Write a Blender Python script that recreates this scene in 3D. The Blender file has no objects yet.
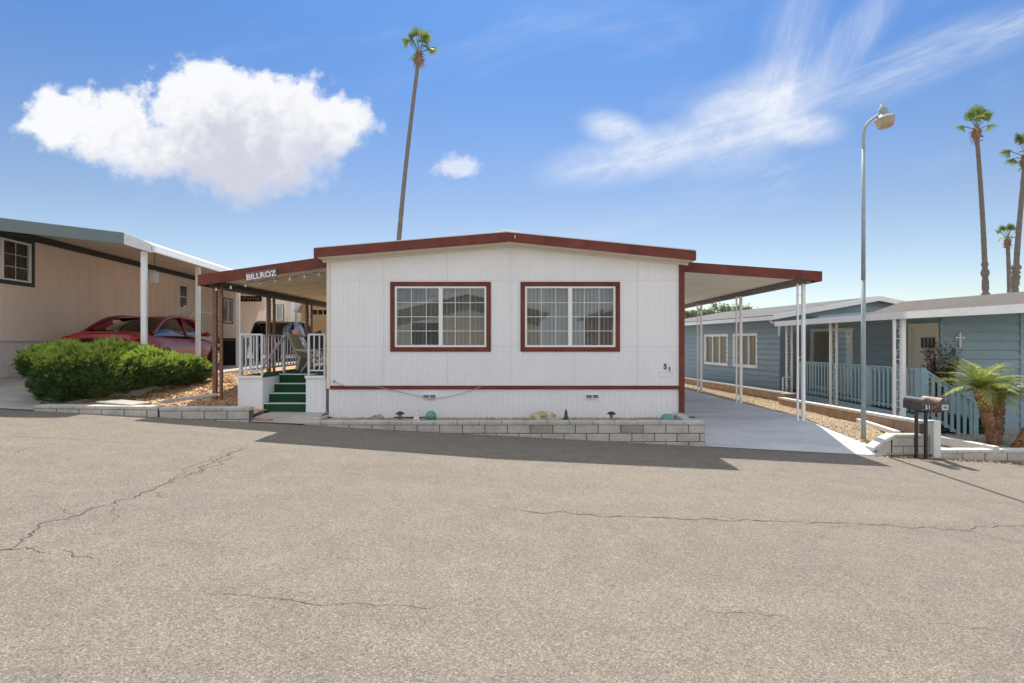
import bpy, bmesh, math, random
from mathutils import Vector, Matrix, noise as mnoise
R = math.radians
random.seed(7)
C = bpy.context.scene.collection
SC = bpy.context.scene
V = Vector
ORG = {}
EYE = 1.7
F = 560.0

def at(px, py, Y):
    """point that lies Y metres down the street from the photographer"""
    return V(((px - 520) * Y / F, Y, EYE - (py - 341) * Y / F))

def clampx(X):
    a = abs(X)
    if a > 22: a = 22 + 10 * (1 - math.exp(-(a - 22) / 10))
    return math.copysign(a, X)
def roadz(X): return .017 - .0533 * clampx(X)
def on_road(px, py):
    Y = 1.683 * F / ((py - 341) - .0533 * (px - 520))
    X = (px - 520) * Y / F
    return V((X, Y, roadz(X)))

# ------------------------------------------------------------------ materials
M = {}
def mat(name, col, rough=.7, var=.12, scale=6, bump=0, bscale=60, metal=0, col2=None, stretch=None, spec=.5, fine=None, coat=0, transl=0, detail=6):
    m = bpy.data.materials.new(name); m.use_nodes = True
    nt = m.node_tree; N = nt.nodes; L = nt.links
    b = N['Principled BSDF']
    b.inputs['Roughness'].default_value = rough; b.inputs['Metallic'].default_value = metal
    b.inputs['Specular IOR Level'].default_value = spec
    if coat: b.inputs['Coat Weight'].default_value = coat; b.inputs['Coat Roughness'].default_value = .04
    geo = N.new('ShaderNodeNewGeometry'); src = geo.outputs['Position']
    if stretch:
        mp = N.new('ShaderNodeMapping'); mp.inputs['Scale'].default_value = stretch
        L.new(src, mp.inputs['Vector']); src = mp.outputs['Vector']
    nz = N.new('ShaderNodeTexNoise'); nz.inputs['Scale'].default_value = scale; nz.inputs['Detail'].default_value = detail
    nz.inputs['Roughness'].default_value = .65
    L.new(src, nz.inputs['Vector'])
    cr = N.new('ShaderNodeValToRGB'); cr.color_ramp.elements[0].position = .3; cr.color_ramp.elements[1].position = .7
    lo = [max(0, c * (1 - var)) for c in col]; hi = [min(1, c * (1 + var)) for c in (col2 or col)]
    cr.color_ramp.elements[0].color = (*lo, 1); cr.color_ramp.elements[1].color = (*hi, 1)
    L.new(nz.outputs['Fac'], cr.inputs['Fac']); out = cr.outputs['Color']
    if fine:
        fs, fa = fine
        n2 = N.new('ShaderNodeTexNoise'); n2.inputs['Scale'].default_value = fs; n2.inputs['Detail'].default_value = 3
        L.new(geo.outputs['Position'], n2.inputs['Vector'])
        mr = N.new('ShaderNodeMapRange'); mr.inputs[1].default_value = .3; mr.inputs[2].default_value = .7
        mr.inputs[3].default_value = 1 - fa; mr.inputs[4].default_value = 1 + fa
        L.new(n2.outputs['Fac'], mr.inputs[0])
        mx = N.new('ShaderNodeVectorMath'); mx.operation = 'MULTIPLY'
        L.new(out, mx.inputs[0]); L.new(mr.outputs[0], mx.inputs[1]); out = mx.outputs[0]
    L.new(out, b.inputs['Base Color'])
    if bump:
        nb = N.new('ShaderNodeTexNoise'); nb.inputs['Scale'].default_value = bscale; nb.inputs['Detail'].default_value = 4
        L.new(src, nb.inputs['Vector'])
        bp = N.new('ShaderNodeBump'); bp.inputs['Strength'].default_value = bump; bp.inputs['Distance'].default_value = .02
        L.new(nb.outputs['Fac'], bp.inputs['Height']); L.new(bp.outputs['Normal'], b.inputs['Normal'])
    if transl:
        o = N['Material Output']; t = N.new('ShaderNodeBsdfTranslucent'); L.new(out, t.inputs['Color'])
        ms = N.new('ShaderNodeMixShader'); ms.inputs[0].default_value = transl
        L.new(b.outputs[0], ms.inputs[1]); L.new(t.outputs[0], ms.inputs[2]); L.new(ms.outputs[0], o.inputs['Surface'])
    M[name] = m
    return m

mat('white_siding', (.80, .80, .80), .7, .035, 1.1, .04, 90, stretch=(1, 1, .6), fine=(9, .015))
mat('cream_paint', (.72, .66, .54), .6, .05, 5)
mat('white_paint', (.80, .80, .79), .45, .05, 5)
mat('grey_white_paint', (.60, .61, .62), .5, .08, 9)
mat('barn_red', (.145, .034, .021), .6, .22, 3, col2=(.165, .043, .029), spec=.3)
mat('rust_red', (.17, .055, .035), .7, .35, 9)
mat('beam_grey', (.22, .19, .17), .7, .2, 6)
mat('brown_metal', (.20, .09, .055), .6, .4, 14)
mat('dark_trim', (.035, .04, .038), .6, .2, 6)
mat('awning_green', (.13, .17, .17), .5, .1, 3)
mat('awning_pan', (.78, .75, .66), .6, .07, 2)
mat('awning_pan_stained', (.72, .65, .54), .65, .14, 1.2, col2=(.78, .72, .62))
mat('roof_white', (.72, .72, .70), .7, .08, 3)
mat('tan_siding', (.84, .69, .57), .8, .06, 1.2, .05, 80, stretch=(1, 1, .3))
mat('tan_skirt', (.70, .65, .60), .8, .08, 2)
mat('cream_wall', (.60, .53, .42), .8, .06, 2)
mat('shed_tan', (.50, .33, .17), .8, .06, 2)
mat('blue_siding', (.255, .345, .385), .7, .08, 1.6, .05, 60, stretch=(1, 1, 4))
mat('blue_light', (.26, .37, .44), .65, .08, 4)
mat('blue_board', (.27, .41, .46), .6, .1, 5)
mat('shingle', (.105, .092, .078), .95, .4, 14, .6, 60, fine=(30, .45))
mat('grey_shingle', (.13, .127, .123), .95, .2, 18, .4, 60, fine=(30, .2))
mat('block', (.50, .47, .42), .9, .2, 3.0, .5, 70, fine=(50, .12))
mat('block_stained', (.36, .31, .26), .9, .2, 6, .5, 70)
mat('mortar', (.115, .105, .09), .95, .15, 10)
mat('block_tan', (.36, .25, .175), .9, .16, 4, .5, 60, fine=(50, .15))
mat('block_white', (.58, .57, .54), .85, .08, 5, .3, 50)
mat('concrete', (.46, .475, .49), .85, .16, 1.0, .15, 120, fine=(30, .05), col2=(.50, .51, .52), stretch=(.6, 2.2, 1))
mat('concrete_old', (.42, .39, .35), .9, .16, 2.2, .25, 100, fine=(60, .08))
mat('soil', (.42, .25, .13), .95, .3, 4, .8, 40, col2=(.55, .36, .20), fine=(70, .25))
mat('earth', (.33, .27, .20), .95, .2, .5)
mat('gravel', (.42, .31, .18), .95, .3, 20, .9, 60, fine=(60, .3))
mat('stone_gold', (.44, .29, .14), .85, .35, 25, .4, 80, col2=(.56, .41, .23))
mat('stone_pale', (.46, .38, .28), .85, .2, 25, .4, 80)
mat('stone_grey', (.32, .30, .27), .85, .3, 25, .4, 80)
mat('turf_green', (.011, .078, .024), .95, .3, 40, .5, 300)
mat('black_metal', (.02, .02, .021), .4, .2, 8)
mat('rust_metal', (.11, .07, .055), .6, .5, 12, col2=(.30, .20, .16))
mat('mailbox_metal', (.10, .095, .09), .35, .3, 10, metal=.5)
mat('seam', (.60, .60, .60), .8, .1, 5)
mat('galvanised', (.30, .36, .36), .6, .16, 10, metal=0)
mat('lamp_glass', (.50, .43, .28), .4, .1, 12, transl=.3)
mat('alu', (.55, .55, .56), .4, .06, 8, metal=.6)
mat('blind', (.50, .50, .45), .7, .1, 6)
mat('curtain_tan', (.36, .34, .27), .8, .15, 5)
mat('curtain_white', (.66, .66, .64), .8, .08, 5)
mat('interior', (.06, .055, .05), .9, .1, 3)
mat('car_red', (.26, .008, .014), .4, .03, 3, coat=.35)
mat('car_black', (.012, .012, .014), .25, .05, 3, coat=1)
mat('rubber', (.02, .02, .02), .85, .1, 20)
mat('rim', (.5, .5, .5), .3, .05, 10, metal=.9)
mat('tail_red', (.35, .01, .01), .2, .05, 10)
mat('juniper_sunlit_tip', (.27, .40, .055), .6, .35, 9, col2=(.42, .52, .09), transl=.35)
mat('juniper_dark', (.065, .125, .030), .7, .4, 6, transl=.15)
mat('twig', (.10, .06, .04), .9, .3, 20)
mat('palm_green', (.085, .15, .04), .5, .4, 3, col2=(.19, .26, .07), transl=.35)
mat('date_green', (.27, .37, .06), .45, .4, 5, col2=(.52, .56, .15), transl=.4)
mat('palm_dead', (.27, .17, .11), .9, .4, 8)
mat('palm_trunk', (.17, .150, .13), .9, .3, 3, .7, 14, stretch=(1, 1, 5))
mat('date_trunk', (.27, .14, .075), .95, .45, 18, .6, 40)
mat('tree_green', (.15, .20, .09), .7, .4, 1, transl=.2)
mat('shrub_red', (.10, .07, .03), .7, .5, 12, transl=.1)
mat('teal_glaze', (.10, .26, .24), .2, .25, 14, coat=.6)
mat('plaster_white', (.75, .74, .72), .7, .08, 20)
mat('gnome_green', (.05, .09, .06), .7, .4, 30)
mat('boulder', (.46, .36, .25), .9, .35, 8, .7, 18, col2=(.55, .45, .33))
mat('beige_plastic', (.38, .35, .27), .5, .08, 6)
mat('hose', (.42, .40, .35), .5, .1, 6)
mat('wood_sign', (.19, .145, .12), .8, .3, 9)
mat('bulb', (.75, .74, .70), .15, .02, 5)
mat('pink_cloth', (.75, .35, .36), .8, .1, 6)
mat('crack', (.055, .048, .042), .95, .2, 30)
mat('plastic_black', (.015, .016, .018), .45, .1, 8)

def road_material():
    m = bpy.data.materials.new('asphalt'); m.use_nodes = True; M['asphalt'] = m
    nt = m.node_tree; N = nt.nodes; L = nt.links; b = N['Principled BSDF']
    b.inputs['Roughness'].default_value = .9; b.inputs['Specular IOR Level'].default_value = .3
    geo = N.new('ShaderNodeNewGeometry')
    def nz(scale, detail=4, rough=.6, stretch=None):
        n = N.new('ShaderNodeTexNoise'); n.inputs['Scale'].default_value = scale; n.inputs['Detail'].default_value = detail
        n.inputs['Roughness'].default_value = rough
        s = geo.outputs['Position']
        if stretch:
            mp = N.new('ShaderNodeMapping'); mp.inputs['Scale'].default_value = stretch; L.new(s, mp.inputs[0]); s = mp.outputs[0]
        L.new(s, n.inputs['Vector']); return n.outputs['Fac']
    def ramp(fac, stops):
        c = N.new('ShaderNodeValToRGB'); e = c.color_ramp.elements
        while len(e) < len(stops): e.new(.5)
        for k, (p, col) in enumerate(stops): e[k].position = p; e[k].color = (*col, 1)
        L.new(fac, c.inputs[0]); return c.outputs[0]
    def mul(a, b2):
        x = N.new('ShaderNodeVectorMath'); x.operation = 'MULTIPLY'; L.new(a, x.inputs[0]); L.new(b2, x.inputs[1]); return x.outputs[0]
    vo = N.new('ShaderNodeTexVoronoi'); vo.inputs['Scale'].default_value = 125; L.new(geo.outputs['Position'], vo.inputs['Vector'])
    sep = N.new('ShaderNodeSeparateColor'); L.new(vo.outputs['Color'], sep.inputs[0])
    agg = ramp(sep.outputs[0], [(0, (.11, .095, .075)), (.3, (.165, .145, .115)), (.62, (.200, .177, .143)), (.9, (.248, .221, .18)), (1, (.33, .30, .25))])
    fine = ramp(nz(55, 6, .8), [(.3, (.80, .80, .80)), (.7, (1.20, 1.20, 1.20))])
    lane = ramp(nz(.9, 4, .6, (.12, 1.4, 1)), [(.3, (.95, .95, .95)), (.7, (1.05, 1.05, 1.045))])
    spots = ramp(nz(5.5, 3, .5), [(.0, (.84, .84, .86)), (.30, (1, 1, 1))])
    mid = ramp(nz(3.2, 5, .65), [(.3, (.90, .90, .91)), (.7, (1.10, 1.09, 1.08))])
    big = ramp(nz(.28, 3, .5, (.5, 1.5, 1)), [(.3, (.94, .94, .96)), (.7, (1.07, 1.06, 1.04))])
    L.new(mul(mul(mul(mul(mul(agg, fine), mid), big), lane), spots), b.inputs['Base Color'])
    bp = N.new('ShaderNodeBump'); bp.inputs['Strength'].default_value = .45; bp.inputs['Distance'].default_value = .006
    L.new(sep.outputs[0], bp.inputs['Height']); L.new(bp.outputs[0], b.inputs['Normal'])
road_material()

def glass(name, tint=(.8, .85, .85), mirror=.35):
    m = bpy.data.materials.new(name); m.use_nodes = True; M[name] = m
    nt = m.node_tree; N = nt.nodes; L = nt.links; N.remove(N['Principled BSDF'])
    t = N.new('ShaderNodeBsdfTransparent'); t.inputs[0].default_value = (*tint, 1)
    g = N.new('ShaderNodeBsdfGlossy'); g.inputs['Roughness'].default_value = .015; g.inputs[0].default_value = (.95, .97, 1, 1)
    ge = N.new('ShaderNodeNewGeometry'); dt = N.new('ShaderNodeVectorMath'); dt.operation = 'DOT_PRODUCT'
    L.new(ge.outputs['Normal'], dt.inputs[0]); L.new(ge.outputs['Incoming'], dt.inputs[1])
    def ma(op, a, b=None):
        n = N.new('ShaderNodeMath'); n.operation = op
        for i, x in enumerate((a, b)):
            if x is None: continue
            if isinstance(x, (int, float)): n.inputs[i].default_value = x
            else: L.new(x, n.inputs[i])
        return n.outputs[0]
    k5 = ma('POWER', ma('SUBTRACT', 1, ma('ABSOLUTE', dt.outputs['Value'])), 5)
    mr = N.new('ShaderNodeMapRange'); mr.inputs[3].default_value = mirror; mr.inputs[4].default_value = 1
    L.new(k5, mr.inputs[0])
    ms = N.new('ShaderNodeMixShader'); L.new(mr.outputs[0], ms.inputs[0]); L.new(t.outputs[0], ms.inputs[1]); L.new(g.outputs[0], ms.inputs[2])
    L.new(ms.outputs[0], N['Material Output'].inputs[0])
glass('window_glass', (.62, .65, .63), .10)
glass('porch_glass', (.75, .77, .75), .05)
glass('car_glass', (.03, .035, .035), .10)

# ------------------------------------------------------------------ mesh helpers
class MB:
    def __init__(s): s.v = []; s.f = []; s.m = []; s.mi = 0
    def add(s, vs, fs):
        n = len(s.v); s.v += [tuple(p) for p in vs]; s.f += [tuple(i + n for i in f) for f in fs]; s.m += [s.mi] * len(fs)
    def hexa(s, b, t): s.add(list(b) + list(t), [(3, 2, 1, 0), (4, 5, 6, 7), (0, 1, 5, 4), (1, 2, 6, 5), (2, 3, 7, 6), (3, 0, 4, 7)])
    def box(s, x0, x1, y0, y1, z0, z1):
        s.hexa([(x0, y0, z0), (x1, y0, z0), (x1, y1, z0), (x0, y1, z0)], [(x0, y0, z1), (x1, y0, z1), (x1, y1, z1), (x0, y1, z1)])
    def bar(s, p, q, w, d, up=(0, 0, 1)):
        p = V(p); q = V(q); a = (q - p).normalized(); u = V(up)
        if abs(a.dot(u)) > .99: u = V((0, 1, 0))
        sd = a.cross(u).normalized() * w / 2; uu = sd.cross(a).normalized() * d / 2
        s.hexa([p - sd - uu, p + sd - uu, p + sd + uu, p - sd + uu], [q - sd - uu, q + sd - uu, q + sd + uu, q - sd + uu])
    def quad(s, a, b, c, d): s.add([a, b, c, d], [(0, 1, 2, 3)])
    def tube(s, pts, r, n=8, cap=True):
        pts = [V(p) for p in pts]; rs = r if isinstance(r, (list, tuple)) else [r] * len(pts)
        vs = []; fs = []; pu = None
        for i, p in enumerate(pts):
            a = (pts[min(i + 1, len(pts) - 1)] - pts[max(i - 1, 0)]).normalized()
            u = pu if pu is not None else (V((1, 0, 0)) if abs(a.x) < .9 else V((0, 1, 0)))
            u = (u - a * u.dot(a)).normalized(); pu = u; w = a.cross(u)
            for k in range(n):
                t = 2 * math.pi * k / n; vs.append(p + (u * math.cos(t) + w * math.sin(t)) * rs[i])
        for i in range(len(pts) - 1):
            for k in range(n): fs.append((i * n + k, i * n + (k + 1) % n, (i + 1) * n + (k + 1) % n, (i + 1) * n + k))
        if cap: fs.append(tuple(range(n - 1, -1, -1))); fs.append(tuple((len(pts) - 1) * n + k for k in range(n)))
        s.add(vs, fs)
    def lathe(s, prof, c=(0, 0, 0), n=24, mtx=None):
        c = V(c); vs = []; fs = []
        for r, z in prof:
            for k in range(n):
                t = 2 * math.pi * k / n; p = V((r * math.cos(t), r * math.sin(t), z)); vs.append((mtx @ p if mtx else p) + c)
        for i in range(len(prof) - 1):
            for k in range(n): fs.append((i * n + k, i * n + (k + 1) % n, (i + 1) * n + (k + 1) % n, (i + 1) * n + k))
        s.add(vs, fs)
    def sphere(s, c, r, nu=16, nv=10, rough=0, seed=0):
        c = V(c); r = V(r) if not isinstance(r, (int, float)) else V((r, r, r)); vs = []; fs = []
        for j in range(nv + 1):
            ph = math.pi * j / nv
            for i in range(nu):
                th = 2 * math.pi * i / nu
                d = V((math.sin(ph) * math.cos(th), math.sin(ph) * math.sin(th), math.cos(ph)))
                k = 1 + (rough * mnoise.noise(d * 1.7 + V((seed, seed * 2, 0))) + rough * .5 * mnoise.noise(d * 4 + V((seed, 0, 0))) if rough else 0)
                vs.append(c + V((d.x * r.x, d.y * r.y, d.z * r.z)) * k)
        for j in range(nv):
            for i in range(nu): fs.append((j * nu + i, (j + 1) * nu + i, (j + 1) * nu + (i + 1) % nu, j * nu + (i + 1) % nu))
        s.add(vs, fs)
    def strip(s, fn, us, vs_):
        """grid surface: fn(u, v) -> point"""
        P = [fn(u, v) for u in us for v in vs_]; n = len(vs_)
        s.add(P, [(i * n + j, (i + 1) * n + j, (i + 1) * n + j + 1, i * n + j + 1) for i in range(len(us) - 1) for j in range(n - 1)])
    def build(s, name, mats, parent=None, loc=None, smooth=False, bevel=0, weld=False):
        me = bpy.data.meshes.new(name)
        o = V((0, 0, 0))
        if parent is not None: o = ORG[parent.name]
        elif loc is not None: o = V(loc)
        me.from_pydata([(p[0] - o.x, p[1] - o.y, p[2] - o.z) for p in s.v], [], s.f)
        if not isinstance(mats, (list, tuple)): mats = [mats]
        for m in mats: me.materials.append(M[m])
        if len(mats) > 1: me.polygons.foreach_set('material_index', s.m)
        if smooth: me.polygons.foreach_set('use_smooth', [True] * len(s.f))
        if weld:
            bm = bmesh.new(); bm.from_mesh(me); bmesh.ops.remove_doubles(bm, verts=bm.verts, dist=.002); bmesh.ops.recalc_face_normals(bm, faces=bm.faces); bm.to_mesh(me); bm.free()
        me.update()
        ob = bpy.data.objects.new(name, me); C.objects.link(ob)
        ORG[ob.name] = o
        if parent is not None: ob.parent = parent
        else: ob.location = o
        if bevel:
            bv = ob.modifiers.new('edge', 'BEVEL'); bv.width = bevel; bv.segments = 1; bv.limit_method = 'ANGLE'
        return ob

def tag(o, label=None, cat=None, group=None, kind=None):
    if label: o['label'] = label
    if cat: o['category'] = cat
    if group: o['group'] = group
    if kind: o['kind'] = kind
    return o
def thing(name, loc, label, cat, group=None):
    o = bpy.data.objects.new(name, None); C.objects.link(o); o.location = loc; o.empty_display_size = .2
    ORG[o.name] = V(loc); return tag(o, label, cat, group)
def copy_tree(o, parent=None):
    c = o.copy(); C.objects.link(c)
    if parent is not None: c.parent = parent
    for ch in [x for x in bpy.data.objects if x.parent == o]: copy_tree(ch, c)
    return c
def lettering(name, body, size, m, mtx, parent, extrude=.004, spacing=1):
    cu = bpy.data.curves.new(name, 'FONT'); cu.body = body; cu.size = size; cu.extrude = extrude
    cu.align_x = 'CENTER'; cu.align_y = 'CENTER'; cu.space_character = spacing; cu.offset = size * .02
    t = bpy.data.objects.new('tmp', cu); C.objects.link(t)
    me = bpy.data.meshes.new_from_object(t); bpy.data.objects.remove(t)
    o = ORG[parent.name]
    me.transform(Matrix.Translation(-o) @ mtx)
    me.materials.clear(); me.materials.append(M[m])
    ob = bpy.data.objects.new(name, me); C.objects.link(ob); ob.parent = parent; ORG[ob.name] = o
    return ob
FACE_ROAD = Matrix.Rotation(R(90), 4, 'X')         # text standing up, read from the road

def minus(lo, hi, cuts):
    segs = [(lo, hi)]
    for a, b in cuts:
        new = []
        for s0, s1 in segs:
            if b <= s0 or a >= s1: new.append((s0, s1)); continue
            if a > s0: new.append((s0, a))
            if b < s1: new.append((b, s1))
        segs = new
    return segs
def grooved_wall(mb, to3, u0, u1, zb, zt, holes=(), pitch=.2, gw=.012, gd=.007):
    """vertical-groove panel wall; to3(u, depth, z) -> point; zb, zt functions of u; holes (u0,u1,z0,z1)"""
    br = [(u0, 0)]; u = u0 + pitch
    while u < u1 - gw:
        br += [(u, 0), (u + .001, gd), (u + gw, gd), (u + gw + .001, 0)]; u += pitch
    br.append((u1, 0))
    edges = sorted({h[0] for h in holes} | {h[1] for h in holes})
    out = []
    for (a, da), (b, db) in zip(br, br[1:]):
        cuts = [e for e in edges if a < e < b]; pts = [a] + cuts + [b]
        for p, q in zip(pts, pts[1:]):
            f = lambda t: da + (db - da) * (t - a) / (b - a)
            out.append((p, f(p), q, f(q)))
    for p, dp, q, dq in out:
        mid = (p + q) / 2
        for z0, z1 in minus(-99, 99, [(h[2], h[3]) for h in holes if h[0] <= mid <= h[1]]):
            a0 = max(zb(p), z0); b0 = max(zb(q), z0); a1 = min(zt(p), z1); b1 = min(zt(q), z1)
            mb.quad(to3(p, dp, a0), to3(q, dq, b0), to3(q, dq, b1), to3(p, dp, a1))
def lap_wall(mb, to3, u0, u1, z0, zt, holes=(), pitch=.2, lap=.03):
    """horizontal lap siding; zt(u) top line; holes as above"""
    z = z0
    while z < max(zt(u0), zt(u1), zt((u0 + u1) / 2)):
        za, zb = z, z + pitch
        zs = sorted({za, zb} | {h[2] for h in holes if za < h[2] < zb} | {h[3] for h in holes if za < h[3] < zb})
        for c, d in zip(zs, zs[1:]):
            m = (c + d) / 2
            for a, b in minus(u0, u1, [(h[0], h[1]) for h in holes if h[2] <= m <= h[3]]):
                n = 6
                for k in range(n):
                    p = a + (b - a) * k / n; q = a + (b - a) * (k + 1) / n
                    tp = max(c, min(d, zt(p))); tq = max(c, min(d, zt(q)))
                    if tp <= c and tq <= c: continue
                    g = lambda zz: -lap * (1 - (zz - za) / pitch)
                    c_ = c
                    if c == za:
                        c_ = za + .016
                        if tp > c_ and tq > c_: mb.quad(to3(p, .012, c), to3(q, .012, c), to3(q, .012, c_), to3(p, .012, c_)); mb.quad(to3(p, .012, c_), to3(q, .012, c_), to3(q, g(c_), c_), to3(p, g(c_), c_))
                        else: c_ = c
                    mb.quad(to3(p, g(c_), c_), to3(q, g(c_), c_), to3(q, g(tq), tq), to3(p, g(tp), tp))
        for a, b in minus(u0, u1, [(h[0], h[1]) for h in holes if h[2] <= z <= h[3]]):
            pass
        z += pitch
def obx(mb, to3, u0, u1, d0, d1, z0, z1):
    mb.hexa([to3(u0, d0, z0), to3(u1, d0, z0), to3(u1, d1, z0), to3(u0, d1, z0)], [to3(u0, d0, z1), to3(u1, d0, z1), to3(u1, d1, z1), to3(u0, d1, z1)])
def ring(mb, to3, u0, u1, z0, z1, w, d0, d1):
    obx(mb, to3, u0, u1, d0, d1, z1 - w, z1); obx(mb, to3, u0, u1, d0, d1, z0, z0 + w)
    obx(mb, to3, u0, u0 + w, d0, d1, z0 + w, z1 - w); obx(mb, to3, u1 - w, u1, d0, d1, z0 + w, z1 - w)

def window(parent, to3, u0, u1, z0, z1, trimw, trim_mat, sash=(2,), cols=3, rows=4, blind='blind', mull=.07, blind_kind='slats', trimd=.025, pane='window_glass'):
    """(u0..z1) = outer edge of the white frame = hole in the wall"""
    w = MB(); ring(w, to3, u0, u1, z0, z1, .04, -.012, .06)
    win = w.build('window', 'white_paint', parent, bevel=.004)
    if trimw:
        t = MB(); ring(t, to3, u0 - trimw, u1 + trimw, z0 - trimw, z1 + trimw, trimw, -trimd, .005)
        t.build('trim', trim_mat, win, bevel=.004)
    n = sash[0]; wu = (u1 - u0 - .08)
    cell = wu / n; g = MB(); s = MB(); mm = MB()
    for k in range(n):
        a = u0 + .04 + k * cell; b = a + cell
        if k: obx(s, to3, a - mull / 2, a + mull / 2, -.004, .05, z0 + .04, z1 - .04)
        g.quad(to3(a, .03, z0 + .03), to3(b, .03, z0 + .03), to3(b, .03, z1 - .03), to3(a, .03, z1 - .03))
        for c in range(1, cols):
            x = a + cell * c / cols; obx(mm, to3, x - .007, x + .007, .016, .026, z0 + .04, z1 - .04)
        for r in range(1, rows):
            zz = z0 + .04 + (z1 - z0 - .08) * r / rows; obx(mm, to3, a, b, .0155, .0265, zz - .007, zz + .007)
    if s.f: s.build('mullion', 'white_paint', win)
    if mm.f: mm.build('muntins', 'grey_white_paint', win)
    g.build('pane', pane, win)
    bl = MB(); x = u0 + .03
    if blind_kind == 'slats':
        while x < u1 - .05:
            k = random.uniform(-.012, .012)
            bl.quad(to3(x, .10 + k, z0), to3(x + .066, .165 + k, z0), to3(x + .066, .165 + k, z1), to3(x, .10 + k, z1)); x += .078
    else:
        n = 40
        bl.strip(lambda u, z: to3(u, .12 + .03 * math.sin(u * 30), z), [u0 + (u1 - u0) * i / n for i in range(n + 1)], [z0, z1])
    bl.build('blind', blind, win)
    bk = MB(); obx(bk, to3, u0 - .25, u1 + .25, .55, .58, z0 - .3, z1 + .2)
    for ua, ub in ((u0 - .28, u0 - .25), (u1 + .25, u1 + .28)): obx(bk, to3, ua, ub, .03, .58, z0 - .3, z1 + .2)
    obx(bk, to3, u0 - .25, u1 + .25, .03, .55, z1 + .2, z1 + .22); obx(bk, to3, u0 - .25, u1 + .25, .03, .55, z0 - .3, z0 - .28)
    bk.build('light_block_box', 'interior', win)  # added dark box behind the window, keeps stray daylight out
    return win

def s_scroll(mb, c, ax, w, h, r=.006, flip=1):
    """an S of flat bar inside a post pair"""
    ax = V(ax); c = V(c); pts = []
    def spiral(cz, cu, rr, a0, a1, n=12): 
        for k in range(n + 1):
            a = a0 + (a1 - a0) * k / n; q = rr * (.45 + .55 * k / n) if a1 > a0 else rr * (.45 + .55 * (1 - k / n))
            pts.append(c + ax * (cu + q * math.cos(a)) * flip + V((0, 0, cz + q * math.sin(a))))
    for k in range(25):
        t = k / 24; z = (t - .5) * h; u = math.sin((t - .5) * 2 * math.pi * .9) * w * .5
        pts.append(c + ax * u * flip + V((0, 0, z)))
    mb.tube(pts, r, 5)
    for sg in (-1, 1):
        q = []
        for k in range(14):
            a = k / 13 * 1.6 * math.pi; rr = w * .26 * (1 - .5 * k / 13)
            q.append(c + ax * flip * sg * (w * .12 + rr * math.sin(a)) + V((0, 0, sg * (h * .36 + rr * math.cos(a)))))
        mb.tube(q, r * .9, 5)

def post_pair(parent, base, top, ax, sep, w1, w2, m, scrolls=0, sub='scrollwork', base_plate=True):
    b = V(base); ax = V(ax); mb = MB()
    for sg, w in ((-.5, w1), (.5, w2)):
        p = b + ax * sep * sg; mb.bar(p, (p.x, p.y, top), w, w, up=(0, 1, 0))
        if base_plate: mb.box(p.x - w * .9, p.x + w * .9, p.y - w * .9, p.y + w * .9, b.z - .01, b.z + .012)
    post = mb.build('post', m, parent, bevel=.003)
    sc = MB(); H = top - b.z
    for k in range(scrolls):
        z = b.z + H * (k + .5) / scrolls; s_scroll(sc, (b.x, b.y, z), ax, sep * .8, H / scrolls * .62, flip=1 if k % 2 else -1)
    for k in range(scrolls + 1 if scrolls else 3):
        z = b.z + H * (k + .02) / (scrolls or 2.2)
        if not scrolls: sc = MB()
        if b.z + .04 < z < top: sc.bar(b - ax * sep * .5 + V((0, 0, z - b.z)), b + ax * sep * .5 + V((0, 0, z - b.z)), .014, .014)
        if not scrolls and sc.f: sc.build('spacer', m, post)
    if scrolls: sc.build(sub, m, post)
    return post

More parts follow.
